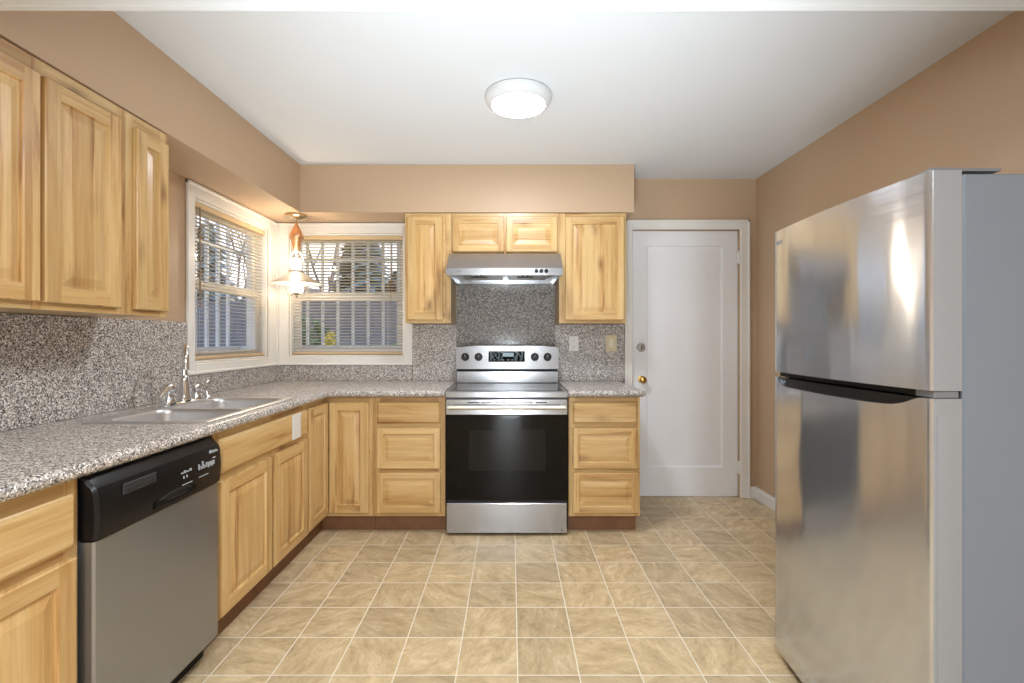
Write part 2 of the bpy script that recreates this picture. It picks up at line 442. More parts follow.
# door
d = empty('door_1', ((DX0 + DX1) / 2, YB, 0), 'white single-panel door with white casing at the far right', 'door', kind='structure')
YL = YB + .022                                      # face of the door leaf
def panel_ring(mb, x0, x1, z0, z1, px0, px1, pz0, pz1, y):
    xs, zs = [x0, px0, px1, x1], [z0, pz0, pz1, z1]
    for i in range(3):
        for j in range(3):
            if i == 1 and j == 1: continue
            mb.face([(xs[i], y, zs[j]), (xs[i + 1], y, zs[j]), (xs[i + 1], y, zs[j + 1]), (xs[i], y, zs[j + 1])])
    L = lambda k, yy: [(px0 + k, yy, pz0 + k), (px1 - k, yy, pz0 + k), (px1 - k, yy, pz1 - k), (px0 + k, yy, pz1 - k)]
    mb.ring([L(0, y), L(.006, y + .002), L(.012, y + .012)], True, False, True)
b = MB()
panel_ring(b, DX0 + .003, DX1 - .003, .008, DZ - .003, 1.041, 1.634, .226, 1.939, YL)
b.ring([[(DX0 + .003, yy, .008), (DX1 - .003, yy, .008), (DX1 - .003, yy, DZ - .003), (DX0 + .003, yy, DZ - .003)] for yy in (YL, YL + .036)], True, False, True)
struct('door_leaf', b, M['doorwhite'], d)
b = MB()
cp = [(0, 0), (-.012, .004), (-.018, .012), (-.018, .05), (-.012, .062), (0, .066)]
def casing_run(mb, path):
    pass
def cas(mb, x0, x1, z0, z1): mb.box(x0, x1, YB - .018, YB - .0005, z0, z1, .004)
cas(b, .872, DX0 - .002, 0.001, 2.122); cas(b, DX1 + .002, 1.818, 0.001, 2.122); cas(b, DX0 - .002, DX1 + .002, DZ + .002, 2.122)
b.box(.868, .886, YB - .024, YB - .0005, .001, 2.126, .003); b.box(1.804, 1.822, YB - .024, YB - .0005, .001, 2.126, .003); b.box(.868, 1.822, YB - .024, YB - .0005, 2.108, 2.126, .003)
struct('casing', b, M['trim'], d)
b = MB().lathe((1.0, YL, 1.153), [(.033, -.001), (.033, -.012), (.028, -.018), (.012, -.019), (.012, -.024), (.001, -.024)], 24, 'Y')
db = b.build('deadbolt', M['pewter'], d, 40); tag(db, 'round brushed metal deadbolt')
MB().box(.998, 1.002, YL - .028, YL - .0235, 1.143, 1.163).build('keyhole', M['blackmatt'], db)
b = MB().lathe((1.005, YL, .907), [(.028, -.001), (.027, -.006), (.012, -.010), (.010, -.03), (.022, -.038), (.027, -.050), (.024, -.062), (.012, -.068), (.001, -.069)], 24, 'Y')
tag(b.build('door_knob', M['brass'], d, 40), 'small round brass door knob')
for hz in (1.84, .235, 1.02):
    if hz == 1.02: continue
    b = MB().box(DX1 - .016, DX1 + .001, YB - .004, YB + .02, hz - .045, hz + .045, .002); b.lathe((DX1 - .004, YB - .006, hz), [(.006, -.05), (.006, .05)], 10, 'Z', True)
    b.build('hinge', M['trim'], d)

# ------------------------------------------------------------------ windows, blinds, bars
class Map:
    """u along the wall, o outward through it, z up"""
    def __init__(self, kind): self.k = kind
    def p(self, u, o, z): return (u, YB + o, z) if self.k == 'back' else (XL - o, u, z)
    def box(self, mb, u0, u1, o0, o1, z0, z1, bev=0):
        a, c = self.p(u0, o0, z0), self.p(u1, o1, z1)
        return mb.box(a[0], c[0], a[1], c[1], a[2], c[2], bev)
def frame(mb, mp, u0, u1, z0, z1, w, o0, o1, bev=.002, wb=None):
    wb = wb or w
    mp.box(mb, u0, u0 + w, o0, o1, z0, z1, bev); mp.box(mb, u1 - w, u1, o0, o1, z0, z1, bev)
    mp.box(mb, u0 + w, u1 - w, o0, o1, z0, z0 + wb, bev); mp.box(mb, u0 + w, u1 - w, o0, o1, z1 - w, z1, bev)
ZM = 1.545                                            # meeting rail of both windows
def window(n, kind, u0, u1, c0, c1, label, blabel, barlabel):
    mp = Map(kind); um = (u0 + u1) / 2
    g = empty('window_%d' % n, mp.p(um, 0, WZ0), label, 'window', kind='structure')
    b = MB(); zt, zb = 2.102, 1.0165
    mp.box(b, c0, u0, -.018, -.0005, zb, zt, .004); mp.box(b, u1, c1, -.018, -.0005, zb, zt, .004)
    mp.box(b, u0, u1, -.018, -.0005, WZ1, zt, .004); mp.box(b, u0, u1, -.018, -.0005, zb, WZ0, .004)
    mp.box(b, c0, c1, -.026, -.0005, zt - .02, zt, .004); mp.box(b, c0, c1, -.026, -.0005, zb, zb + .018, .004)
    struct('casing', b, M['trim'], g)
    b = MB(); frame(b, mp, u0 + .0005, u1 - .0005, WZ0 + .0005, WZ1 - .0005, .012, 0.0, TH)
    struct('jamb', b, M['trim'], g)
    a0, a1 = u0 + .0125, u1 - .0125
    b = MB(); frame(b, mp, a0, a1, ZM - .01, WZ1 - .013, .042, .085, .112)
    s = struct('upper_sash', b, M['trim'], g)
    b = MB(); mp.box(b, a0 + .04, a1 - .04, .096, .100, ZM + .03, WZ1 - .054); b.build('pane', M['glass'], s)
    b = MB(); frame(b, mp, a0, a1, WZ0 + .013, ZM + .02, .05, .056, .083)
    s = struct('lower_sash', b, M['trim'], g)
    b = MB(); mp.box(b, a0 + .047, a1 - .047, .068, .072, WZ0 + .06, ZM - .028); b.build('pane', M['glass'], s)
    # blind
    bl = empty('window_blind', mp.p(um, .03, WZ0), blabel, 'window blind', 'cream mini blinds at the windows')
    e0, e1 = u0 + .016, u1 - .016
    b = MB(); mp.box(b, e0, e1, .008, .044, WZ1 - .044, WZ1 - .014, .003); b.build('headrail', M['rail'], bl)
    b = MB(); z = WZ1 - .058; tl = R(14 if kind == 'back' else 3); hw = .0125; k = 0
    while z > WZ0 + .052:
        lp = []
        for o_, dz in ((-1, 0), (0, .0016), (1, 0)):
            lp.append((.028 + o_ * hw * math.cos(tl), z - o_ * hw * math.sin(tl) + dz))
        loops = [[mp.p(u, o, zz + t) for (o, zz), t in zip(lp + lp[::-1], (0, 0, 0, .0007, .0007, .0007))] for u in (e0 + .003, e1 - .003)]
        b.ring(loops, True, True, True); z -= .0228
    b.build('slats', M['slat'], bl, 60)
    b = MB(); mp.box(b, e0 + .002, e1 - .002, .012, .044, WZ0 + .016, WZ0 + .036, .004); b.build('bottom_rail', M['rail'], bl)
    for uu in (u0 + .13, u1 - .13):
        b = MB()
        for oo in (.014, .042): b.tube([mp.p(uu, oo, WZ0 + .03), mp.p(uu, oo, WZ1 - .04)], .0009, 4)
        b.build('ladder_cord', M['slat'], bl)
    wu = u0 + .075 if kind == 'left' else u1 - .105
    b = MB().tube([mp.p(wu, .004, WZ1 - .04), mp.p(wu, .004, WZ0 + (.32 if kind == 'left' else .40))], .0042 if kind == 'left' else .0018, 6)
    b.build('tilt_wand', M['cord'], bl)
    # iron bars outside
    br = empty('window_bars', mp.p(um, .25, WZ0), barlabel, 'window bars', 'white iron window bars')
    for zz in (1.153, 1.862):
        b = MB(); mp.box(b, u0 - .06, u1 + .06, .235, .25, zz - .012, zz + .012, .002); b.build('cross_bar', M['bars'], br)
        for uu in (u0 - .06, u1 + .06):
            b = MB(); mp.box(b, uu - .012, uu + .012, TH + .001, .234, zz - .012, zz + .012); b.build('wall_bracket', M['bars'], br)
    q = u0 + .035
    while q < u1 + .05:
        b = MB(); mp.box(b, q - .010, q + .010, .24, .262, 1.0, 2.08, .002); b.build('upright_bar', M['bars'], br)
        q += .1235
window(1, 'back', WX0, WX1, XL + .03, -.750, 'white framed sash window facing the counter run beside the range', 'cream mini blind hanging in the far window left of the hood', 'white iron bars outside the far window')
window(2, 'left', WY0, WY1, 2.676, YB - .03, 'white framed sash window above the sink', 'cream mini blind with a brown wand hanging in the window above the sink', 'white iron bars outside the window above the sink')
b = MB().box(XL + .0005, XL + .03, YB - .03, YB - .0005, 1.0165, 2.102, .003)
struct('trim_1', b, M['trim'], label='white corner post between the two window casings', cat='trim')

# ------------------------------------------------------------------ cabinets
class Run:
    """u along the run, n towards the room from the face-frame plane, z up"""
    def __init__(self, kind, plane): self.k, self.f = kind, plane
    def p(self, u, n, z): return (u, self.f - n, z) if self.k == 'back' else (self.f + n, u, z)
    def box(self, mb, u0, u1, n0, n1, z0, z1, bev=0, seg=1):
        a, c = self.p(u0, n0, z0), self.p(u1, n1, z1)
        return mb.box(a[0], c[0], a[1], c[1], a[2], c[2], bev, seg)

def raised_panel(run, u0, u1, z0, z1, fw=.052, t=.020, hgrain=False, n0=.0008):
    """frame-and-raised-panel door or drawer front"""
    mb = MB(); e = .004
    P = run.p
    L = lambda k, n, a=(0, 0, 0, 0): [P(u0 + k, n, z0 + k), P(u1 - k, n, z0 + k), P(u1 - k, n, z1 - k), P(u0 + k, n, z1 - k)]
    mb.grain(hgrain)
    mb.ring([L(0, n0), L(0, n0 + t - e), L(e * .5, n0 + t - e * .3), L(e, n0 + t)], True, True, False)
    us = [u0 + e, u0 + fw, u1 - fw, u1 - e]; zs = [z0 + e, z0 + fw, z1 - fw, z1 - e]; n = n0 + t
    for i in range(3):
        for j in range(3):
            if i == 1 and j == 1: continue
            if j == 0 and i == 0: mb.grain(0)
            mb.face([P(us[i], n, zs[j]), P(us[i + 1], n, zs[j]), P(us[i + 1], n, zs[j + 1]), P(us[i], n, zs[j + 1])])
    # boards: two stiles, two rails
    mb.bm.faces.ensure_lookup_table()
    fs = mb.bm.faces[-8:]
    sd = [random.random() for _ in range(4)]; tn = [random.uniform(.92, 1.06) for _ in range(4)]
    for f, (i, j) in zip(fs, [(i, j) for i in range(3) for j in range(3) if not (i == 1 and j == 1)]):
        k = 0 if i == 0 else 1 if i == 2 else 2 if j == 0 else 3
        f[mb.board] = (sd[k], 0.0 if k < 2 else 1.0, tn[k])
    mb.grain(hgrain, random.uniform(.96, 1.07))
    mb.ring([L(fw, n), L(fw + .003, n - .003), L(fw + .005, n - .009), L(fw + .011, n - .009), L(fw + .011 + .026, n - .0015), L(fw + .011 + .028, n - .001)], True, False, True)
    return mb
def slab(run, u0, u1, z0, z1, t=.020, n0=.0008):
    mb = MB().grain(1); P = run.p
    L = lambda k, n: [P(u0 + k, n, z0 + k), P(u1 - k, n, z0 + k), P(u1 - k, n, z1 - k), P(u0 + k, n, z1 - k)]
    mb.ring([L(0, n0), L(0, n0 + t * .4), L(.004, n0 + t * .55), L(.010, n0 + t * .95), L(.013, n0 + t)], True, True, True)
    return mb
def face_frame(run, u0, u1, z0, z1, stile=.04, extra=()):
    mb = MB(); th = -.020
    cuts = [(u0, u0 + stile)] + [(a, c) for a, c in extra] + [(u1 - stile, u1)]
    for a, c in cuts:
        mb.grain(0, random.uniform(.9, 1.0)); run.box(mb, a, c, th, 0, z0, z1)
    for (a, c), (a2, c2) in zip(cuts, cuts[1:]):
        if a2 > c + .001:
            mb.grain(1, random.uniform(.86, .98)); run.box(mb, c, a2, th, 0, z0, z1)
    return mb
def cabinet(name, label, cat, run, u0, u1, z0, z1, back, fronts, toe=None, extra=(), group=None, open_top=False):
    """back: distance from the frame plane to the back of the box"""
    g = empty(name, run.p((u0 + u1) / 2, -back / 2, z0 if toe is None else 0), label, cat, group or ('hickory base cabinets' if toe else 'hickory wall cabinets'))
    mb = MB().grain(0, .95)
    a0, a1 = u0 + .001, u1 - .001
    if open_top:
        run.box(mb, a0, a0 + .016, -back, -.0205, z0, z1); run.box(mb, a1 - .016, a1, -back, -.0205, z0, z1)
        run.box(mb, a0 + .016, a1 - .016, -back, -.0205, z0, z0 + .016); run.box(mb, a0 + .016, a1 - .016, -back, -back + .01, z0 + .016, z1)
    else: run.box(mb, a0, a1, -back, -.0205, z0, z1)
    mb.build('carcass', M['wood'], g, weld=False)
    face_frame(run, u0 + .0005, u1 - .0005, z0, z1, extra=extra).build('face_frame', M['wood'], g, weld=False)
    for kind, fu0, fu1, fz0, fz1 in fronts:
        if kind == 'door': raised_panel(run, fu0, fu1, fz0, fz1).build('door', M['wood'], g)
        elif kind == 'panel': raised_panel(run, fu0, fu1, fz0, fz1, .038, hgrain=True).build('drawer', M['wood'], g)
        elif kind == 'hdoor': raised_panel(run, fu0, fu1, fz0, fz1, .045, hgrain=True).build('door', M['wood'], g)
        elif kind == 'drawer': slab(run, fu0, fu1, fz0, fz1).build('drawer', M['wood'], g)
        elif kind == 'false': slab(run, fu0, fu1, fz0, fz1).build('false_drawer_front', M['wood'], g)
    if toe:
        mb = MB().grain(1); run.box(mb, u0 + .001, u1 - (.017 if toe == 'end' else .001), -.062, -.045, .001, z0 - .0005)
        if toe == 'end': run.box(mb, u1 - .034, u1 - .017, -back, -.062, .001, z0 - .0005)
        mb.build('toe_kick', M['toe'], g, weld=False)
    return g

FB, FL = 3.05, -1.160            # base face-frame planes, back run and left run
RB, RL = Run('back', FB), Run('left', FL)
BZ0, BZ1 = .105, .853
bb, bl_ = YB - FB - .004, FL - XL - .004
cabinet('base_cabinet', 'three-drawer hickory base cabinet left of the range', 'base cabinet', RB, -.866, -.413, BZ0, BZ1, bb,
        [('drawer', -.840, -.442, .689, .826), ('panel', -.840, -.442, .407, .663), ('panel', -.840, -.442, .129, .382)], toe='mid')
cabinet('base_cabinet', 'three-drawer hickory base cabinet between the range and the white door', 'base cabinet', RB, .362, .811, BZ0, BZ1, bb,
        [('drawer', .387, .793, .689, .826), ('panel', .387, .793, .407, .663), ('panel', .387, .793, .129, .382)], toe='end')
cabinet('base_cabinet', 'hickory sink base cabinet with two doors under a long false drawer front', 'base cabinet', RL, 1.880, 2.737, BZ0, BZ1, bl_,
        [('false', 1.911, 2.722, .684, .824), ('door', 1.911, 2.315, .120, .657), ('door', 2.341, 2.722, .120, .657)], toe='mid', extra=[(2.31, 2.346)], open_top=True)
cabinet('base_cabinet', 'hickory base cabinet with one drawer and one door, nearer than the dishwasher', 'base cabinet', RL, .82, 1.297, BZ0, BZ1, bl_,
        [('drawer', .85, 1.275, .676, .816), ('door', .85, 1.275, .120, .650)], toe='mid')
# corner unit with a folding pair of doors
g = empty('corner_cabinet', (-1.4, 3.4, 0), 'hickory corner base cabinet whose two doors meet in the inner corner', 'corner cabinet')
mb = MB().grain(0, .95)
mb.prism([(XL + .004, 2.739), (FL - .0205, 2.739), (FL - .0205, FB + .0205), (-.868, FB + .0205), (-.868, YB - .004), (XL + .004, YB - .004)], 'Z', BZ0, BZ1)
mb.build('carcass', M['wood'], g)
mb = MB().grain(0, .95); mb.box(FL - .02, FL, 2.738, 2.758, BZ0, BZ1); mb.box(-.887, -.8672, FB, FB + .02, BZ0, BZ1)
mb.grain(1, .88); mb.box(FL - .02, FL, 2.758, FB, BZ0, BZ1); mb.box(FL - .02, -.887, FB, FB + .02, BZ0, BZ1)
mb.build('face_frame', M['wood'], g, weld=False)
raised_panel(RL, 2.752, FB - .0225, .129, .823, .05).build('door', M['wood'], g)
raised_panel(RB, FL + .0225, -.892, .129, .823, .05).build('door', M['wood'], g)
mb = MB().grain(1); mb.box(FL - .045, FL - .062, 2.739, FB + .062, .001, BZ0 - .0005); mb.box(FL - .062, -.868, FB + .045, FB + .062, .001, BZ0 - .0005)
mb.build('toe_kick', M['toe'], g, weld=False)

# wall cabinets
UB, UL = Run('back', 3.405), Run('left', -1.485)
ub, ul = YB - 3.405 - .004, -1.485 - XL - .004
UZ = 2.1
cabinet('wall_cabinet', 'tall narrow hickory wall cabinet between the far window and the hood', 'wall cabinet', UB, -.744, -.4215, 1.330, UZ, ub, [('door', -.724, -.477, 1.351, 2.076)])
cabinet('wall_cabinet', 'short two-door hickory wall cabinet above the range hood', 'wall cabinet', UB, -.4205, .3365, 1.798, UZ, ub,
        [('hdoor', -.407, -.049, 1.826, 2.074), ('hdoor', -.033, .3245, 1.826, 2.074)], extra=[(-.06, -.022)])
cabinet('wall_cabinet', 'tall hickory wall cabinet right of the hood beside the white door', 'wall cabinet', UB, .3375, .808, 1.330, UZ, ub, [('door', .378, .791, 1.351, 2.074)])
cabinet('wall_cabinet', 'large two-door hickory wall cabinet on the left wall, nearest the camera', 'wall cabinet', UL, 1.175, 1.8655, 1.315, UZ, ul,
        [('door', 1.214, 1.512, 1.338, 2.05), ('door', 1.528, 1.826, 1.338, 2.05)], extra=[(1.50, 1.54)])
cabinet('wall_cabinet', 'slim single-door hickory wall cabinet next to the sink window', 'wall cabinet', UL, 1.8665, 2.095, 1.315, UZ, ul, [('door', 1.902, 2.078, 1.338, 2.05)])

# ------------------------------------------------------------------ worktops and backsplashes
def fill_poly(mb, outer, holes, z, up):
    es = []
    for lp in [outer] + holes:
        vs = [mb.bm.verts.new((p[0], p[1], z)) for p in lp]
        es += [mb.bm.edges.new((vs[i], vs[(i + 1) % len(vs)])) for i in range(len(vs))]
    r = bmesh.ops.triangle_fill(mb.bm, edges=es, use_beauty=True)
    for f in r['geom']:
        if isinstance(f, bmesh.types.BMFace):
            mb._f(f)
            if (f.normal.z > 0) != up: f.normal_flip()
CT, CB, CR = .897, .857, .020
def worktop(label, path, rest, holes, group=None):
    """path: front edge line (inner by CR), room side on its right; rest: remaining outline"""
    mb = MB()
    n = len(path); nor = []
    for i in range(n):
        a = Vector(path[max(i - 1, 0)]); c = Vector(path[i]); e = Vector(path[min(i + 1, n - 1)])
        d1 = (c - a).normalized() if i else (e - c).normalized(); d2 = (e - c).normalized() if i < n - 1 else d1
        n1, n2 = Vector((-d1.y, d1.x)), Vector((-d2.y, d2.x)); m = (n1 + n2).normalized()
        nor.append(m / max(.3, m.dot(n1)))
    loops = []
    for k in range(9):
        a = math.pi * k / 8
        off, z = CR * math.sin(a), (CT + CB) / 2 + CR * math.cos(a)
        loops.append([(p[0] + q.x * off, p[1] + q.y * off, z) for p, q in zip(path, nor)])
    mb.ring(loops, False)
    outl = list(path) + list(rest)
    fill_poly(mb, outl, holes, CT, True); fill_poly(mb, outl, holes, CB, False)
    for h in holes: mb.ring([[(p[0], p[1], CT) for p in h], [(p[0], p[1], CB) for p in h]])
    back = [path[-1]] + list(rest) + [path[0]]
    mb.ring([[(p[0], p[1], CT) for p in back], [(p[0], p[1], CB) for p in back]], False)
    for i in (0, -1): mb.face([lp[i] for lp in loops])
    o = mb.build('countertop', M['granite'], None, 50, recalc=True)
    return tag(o, label, 'countertop', 'granite worktops')
xi, yi = -1.140, 3.030
arc = [(xi + .055 - .055 * math.sin(R(a)), yi - .055 + .055 * math.cos(R(a))) for a in (0, 22.5, 45, 67.5, 90)]
SKX0, SKX1, SKY0, SKY1 = -1.660, -1.172, 1.854, 2.635
hole = [(SKX0 + .015, SKY0 + .015), (SKX1 - .015, SKY0 + .015), (SKX1 - .015, SKY1 - .015), (SKX0 + .015, SKY1 - .015)]
path = [(xi, .82)] + arc[::-1] + [(-.411, yi)]
# room must lie on the left-hand normal (-dy, dx): walk from the range to the near end
path = path[::-1]
def ccw_fix(p):
    d = Vector(p[1]) - Vector(p[0]); nn = Vector((-d.y, d.x)); return nn
if ccw_fix(path).y > 0: path = path   # checked below
path_l = path if ccw_fix(path).y < 0 else path[::-1]
if path_l is path: rest_l = [(XL + .002, .82), (XL + .002, YB - .002), (-.411, YB - .002)]
else: rest_l = [(-.411, YB - .002), (XL + .002, YB - .002), (XL + .002, .82)]
worktop('L-shaped speckled granite worktop running from the near left around to the range', path_l, rest_l, [hole])
pr = [(.8225, YB - .06), (.8225, 3.04), (.8125, 3.03), (.357, 3.03)]
nn = Vector(pr[1]) - Vector(pr[0]); nl = Vector((-nn.y, nn.x))
if nl.x < 0: pr = pr[::-1]; rest = [(.8225, YB - .002), (.357, YB - .002)]
else: rest = [(.357, YB - .002), (.8225, YB - .002)]
worktop('short speckled granite worktop between the range and the white door', pr, rest, [])

SP = .016
def splash(label, mb, m='splash'): return tag(mb.build('granite_backsplash', M[m]), label, 'backsplash', 'granite backsplash pieces')
splash('speckled granite backsplash on the left wall behind the faucet and under the wall cabinets', MB().box(XL + .0005, XL + SP, .82, 2.670, CT + .0005, 1.313, .002))
splash('low granite strip under the window above the sink', MB().box(XL + .0005, XL + SP, 2.672, YB - .018, CT + .0005, 1.0155, .002))
splash('low granite strip under the far window', MB().box(XL + .0005, -.7525, YB - SP, YB - .0005, CT + .0005, 1.0155, .002))
splash('granite backsplash piece between the far window and the range', MB().box(-.7485, -.4155, YB - SP, YB - .0005, CT + .0005, 1.328, .002))
splash('tall polished granite panel behind the range below the hood', MB().box(-.4145, .3335, YB - SP - .008, YB - .0005, .80, 1.628, .002), 'panel')
b = MB().box(.3345, .640, YB - SP, YB - .0005, CT + .0005, 1.328, .002); b.box(.6408, .866, YB - SP, YB - .0005, CT + .0005, 1.328, .002)
splash('granite backsplash right of the range with the outlet and switch', b)

# ------------------------------------------------------------------ sink and faucet
def rrect(x0, x1, y0, y1, r, z, seg=5):
    pts = []
    for cx, cy, a0 in ((x1 - r, y1 - r, 0), (x0 + r, y1 - r, 90), (x0 + r, y0 + r, 180), (x1 - r, y0 + r, 270)):
        for k in range(seg + 1):
            a = R(a0 + 90 * k / seg); pts.append((cx + r * math.cos(a), cy + r * math.sin(a), z))
    return pts
sk = empty('kitchen_sink', ((SKX0 + SKX1) / 2, (SKY0 + SKY1) / 2, .73), 'double-bowl stainless steel sink set into the left worktop', 'sink')
bowls = [(SKX0 + .078, SKX1 - .028, SKY0 + .03, 2.205), (SKX0 + .078, SKX1 - .028, 2.245, SKY1 - .03)]
mb = MB(); zr = CT + .0055
fill_poly(mb, rrect(SKX0 + .004, SKX1 - .004, SKY0 + .004, SKY1 - .004, .024, zr), [rrect(*bw, .06, zr) for bw in bowls], zr, True)
mb.ring([rrect(SKX0, SKX1, SKY0, SKY1, .026, CT + .0006), rrect(SKX0, SKX1, SKY0, SKY1, .026, zr - .0025), rrect(SKX0 + .004, SKX1 - .004, SKY0 + .004, SKY1 - .004, .024, zr)])
mb.build('rim', M['sinksteel'], sk, 40)
for bw in bowls:
    def L(k, z, r): return rrect(bw[0] + k, bw[1] - k, bw[2] + k, bw[3] - k, r, z)
    mb = MB(); mb.ring([L(0, zr, .06), L(.004, zr - .006, .058), L(.006, zr - .02, .056), L(.012, .765, .05), L(.022, .742, .045), L(.05, .732, .03)], True, False, True)
    bo = mb.build('bowl', M['sinksteel'], sk, 50, recalc=False)
    cx, cy = (bw[0] + bw[1]) / 2, (bw[2] + bw[3]) / 2
    MB().lathe((cx, cy, .7325), [(.042, .0), (.040, .003), (.03, .002), (.028, -.0), (.001, .0)], 20).build('drain', M['chrome'], bo, 40)
FX = -1.622; ZD = zr
fc = empty('kitchen_faucet', (FX, 2.41, ZD), 'chrome gooseneck faucet with two handles on the sink ledge', 'faucet')
mb = MB(); mb.ring([rrect(FX - .026, FX + .026, 2.255, 2.535, .025, ZD + .0005), rrect(FX - .026, FX + .026, 2.255, 2.535, .025, ZD + .008), rrect(FX - .02, FX + .02, 2.261, 2.529, .019, ZD + .014)], True, True, True)
mb.build('deck_plate', M['chrome'], fc, 40)
mb = MB(); zb = ZD + .014
mb.lathe((FX, 2.41, zb), [(.031, 0), (.031, .008), (.027, .02), (.023, .05), (.020, .09), (.0165, .12), (.0125, .125)], 20)
dv = Vector((.60, -.80, 0)); rad = .068; top = 1.122
pts = [Vector((FX, 2.41, zb + .11)), Vector((FX, 2.41, top - .03))]
for k in range(13):
    a = math.pi - k * math.pi / 12 * 1.08
    pts.append(Vector((FX, 2.41, top)) + dv * (rad + rad * math.cos(a)) + Vector((0, 0, rad * math.sin(a))))
mb.tube(pts, [.012] * len(pts), 12)
p = pts[-1]; mb.tube([p, p + Vector((0, 0, -.03))], [.0125, .0135], 12)
mb.build('spout', M['chrome'], fc, 50)
for hy, sg in ((2.300, -1), (2.502, 1)):
    mb = MB(); mb.lathe((FX, hy, zb), [(r_ * (1.3 if sg < 0 else 1), h_ * (1.3 if sg < 0 else 1)) for r_, h_ in ((.025, 0), (.025, .006), (.019, .018), (.015, .035), (.021, .045), (.024, .056), (.018, .068), (.001, .072))], 18)
    if sg < 0:
        mb.tube([(FX, hy, zb + .070), (FX + .008, hy - .035, zb + .066), (FX + .014, hy - .085, zb + .030)], [.018, .017, .012], 12)
    else: mb.tube([(FX, hy, zb + .052), (FX + .03, hy + .004, zb + .066), (FX + .055, hy + .006, zb + .062)], [.010, .008, .006], 10)
    mb.build('handle', M['chrome'], fc, 50)
mb = MB(); mb.lathe((FX, 2.59, ZD + .0005), [(.022, 0), (.022, .005), (.014, .014), (.011, .03), (.011, .055), (.014, .07), (.0155, .085), (.012, .098), (.006, .104), (.001, .106)], 18)
sp = mb.build('side_sprayer', M['chrome'], None, 50); tag(sp, 'small chrome pull-out side sprayer at the far end of the sink ledge', 'sprayer')

# blank plate on the false drawer front
mb = MB(); RL.box(mb, 2.522, 2.618, .0215, .0265, .692, .822, .002)
for zz in (.715, .80):
    mb.lathe((FL + .0262, 2.57, zz), [(.004, .0), (.004, .001), (.001, .0013)], 8, 'X')
tag(mb.build('blank_plate', M['plate_white']), 'white blank cover plate fixed to the false drawer front under the sink', 'cover plate')

# ------------------------------------------------------------------ dishwasher
DY0, DY1 = 1.303, 1.872
dw = empty('dishwasher', (-1.4, (DY0 + DY1) / 2, 0), 'stainless steel dishwasher with a black control panel between the left base cabinets', 'dishwasher')
MB().box(XL + .01, -1.170, DY0 + .004, DY1 - .004, .12, .85).build('tub_housing', M['grey'], dw)
mb = MB(); mb.prism([(-1.166, DY0 + .006), (-1.132, DY0 + .006), (-1.126, DY0 + .012), (-1.124, DY0 + .03), (-1.124, DY1 - .03), (-1.126, DY1 - .010), (-1.132, DY1 - .005), (-1.166, DY1 - .005)], 'Z', .088, .672)
mb.build('door_panel', M['steel_l'], dw, 25)
P0, P1 = DY0 + .003, DY1 - .002
def panel_loop(z, x, inset=0):
    return [(-1.166, P0 + inset, z), (x - .012, P0 + inset, z), (x - .003, P0 + inset + .008, z), (x, P0 + inset + .03, z), (x, P1 - inset - .03, z), (x - .003, P1 - inset - .008, z), (x - .012, P1 - inset, z), (-1.166, P1 - inset, z)]
mb = MB(); mb.ring([panel_loop(.678, -1.116), panel_loop(.70, -1.112), panel_loop(.745, -1.110), panel_loop(.800, -1.114), panel_loop(.818, -1.120), panel_loop(.826, -1.130), panel_loop(.846, -1.146)], True, True, True)
cp = mb.build('control_panel', M['black'], dw, 30)
# pocket handle under the panel: a curved lip
ya, yb = DY0 + .21, DY1 - .165
mb = MB(); loops = []
for k in range(13):
    f = k / 12; y = ya + (yb - ya) * f; s = math.sin(math.pi * f)
    loops.append([(-1.108, y, .700 + .012 * (1 - s)), (-1.1065, y, .696 + .010 * (1 - s)), (-1.108, y, .690 - .004 * s), (-1.113, y, .69), (-1.113, y, .705)])
mb.ring(loops, True, True, True); mb.build('pull_lip', M['black'], dw, 50)
mb = MB(); loops = []
for k in range(13):
    f = k / 12; y = ya + .02 + (yb - ya - .04) * f; s = math.sin(math.pi * f)
    loops.append([(-1.1115, y, .712), (-1.1085, y, .709), (-1.1085, y, .709 + .012 * s + .001), (-1.1115, y, .713 + .012 * s)])
mb.ring(loops, True, True, True); mb.build('pull_pocket', M['blackmatt'], dw)
mb = MB(); mb.box(-1.1135, -1.1085, DY0 + .085, DY0 + .215, .775, .806, .002)
for k in range(11):
    mb.box(-1.1095, -1.107, DY0 + .092 + k * .0106, DY0 + .096 + k * .0106, .776, .790)
tag(mb.build('vent_grille', M['grey_dark'], cp), 'black vent grille')
mb = MB(); mb.box(-1.1155, -1.1075, DY1 - .235, DY1 - .185, .7265, .7285)
for k in range(4): mb.box(-1.1155, -1.1075, DY1 - .238 + k * .014, DY1 - .231 + k * .014, .766, .770 + .004 * (k % 2))
for k in range(2): mb.box(-1.1155, -1.1075, DY1 - .229 + k * .016, DY1 - .226 + k * .016, .748, .757)
mb.box(-1.1155, -1.1075, DY1 - .147, DY1 - .096, .7285, .7305)
for k, h in enumerate((.02, .012, .026, .012, .018)): mb.box(-1.1155, -1.1075, DY1 - .148 + k * .0105, DY1 - .145 + k * .0105, .755, .755 + h)
for k in range(4): mb.box(-1.1155, -1.1075, DY1 - .096 + k * .010, DY1 - .089 + k * .010, .752 + .004 * (k % 2), .77)
mb.box(-1.1155, -1.1075, DY1 - .066, DY1 - .052, .778, .781)
mb.build('button_lettering', M['print'], cp)
text('logo_lettering', 'Amana', .0155, (-1.1115, DY1 - .062, .8035), (R(90), 0, R(90)), M['print'], cp, italic=.3, extr=.004)
mb = MB().box(-1.215, -1.185, DY0 + .004, DY1 - .004, .001, .118); mb.build('toe_panel', M['blackmatt'], dw)

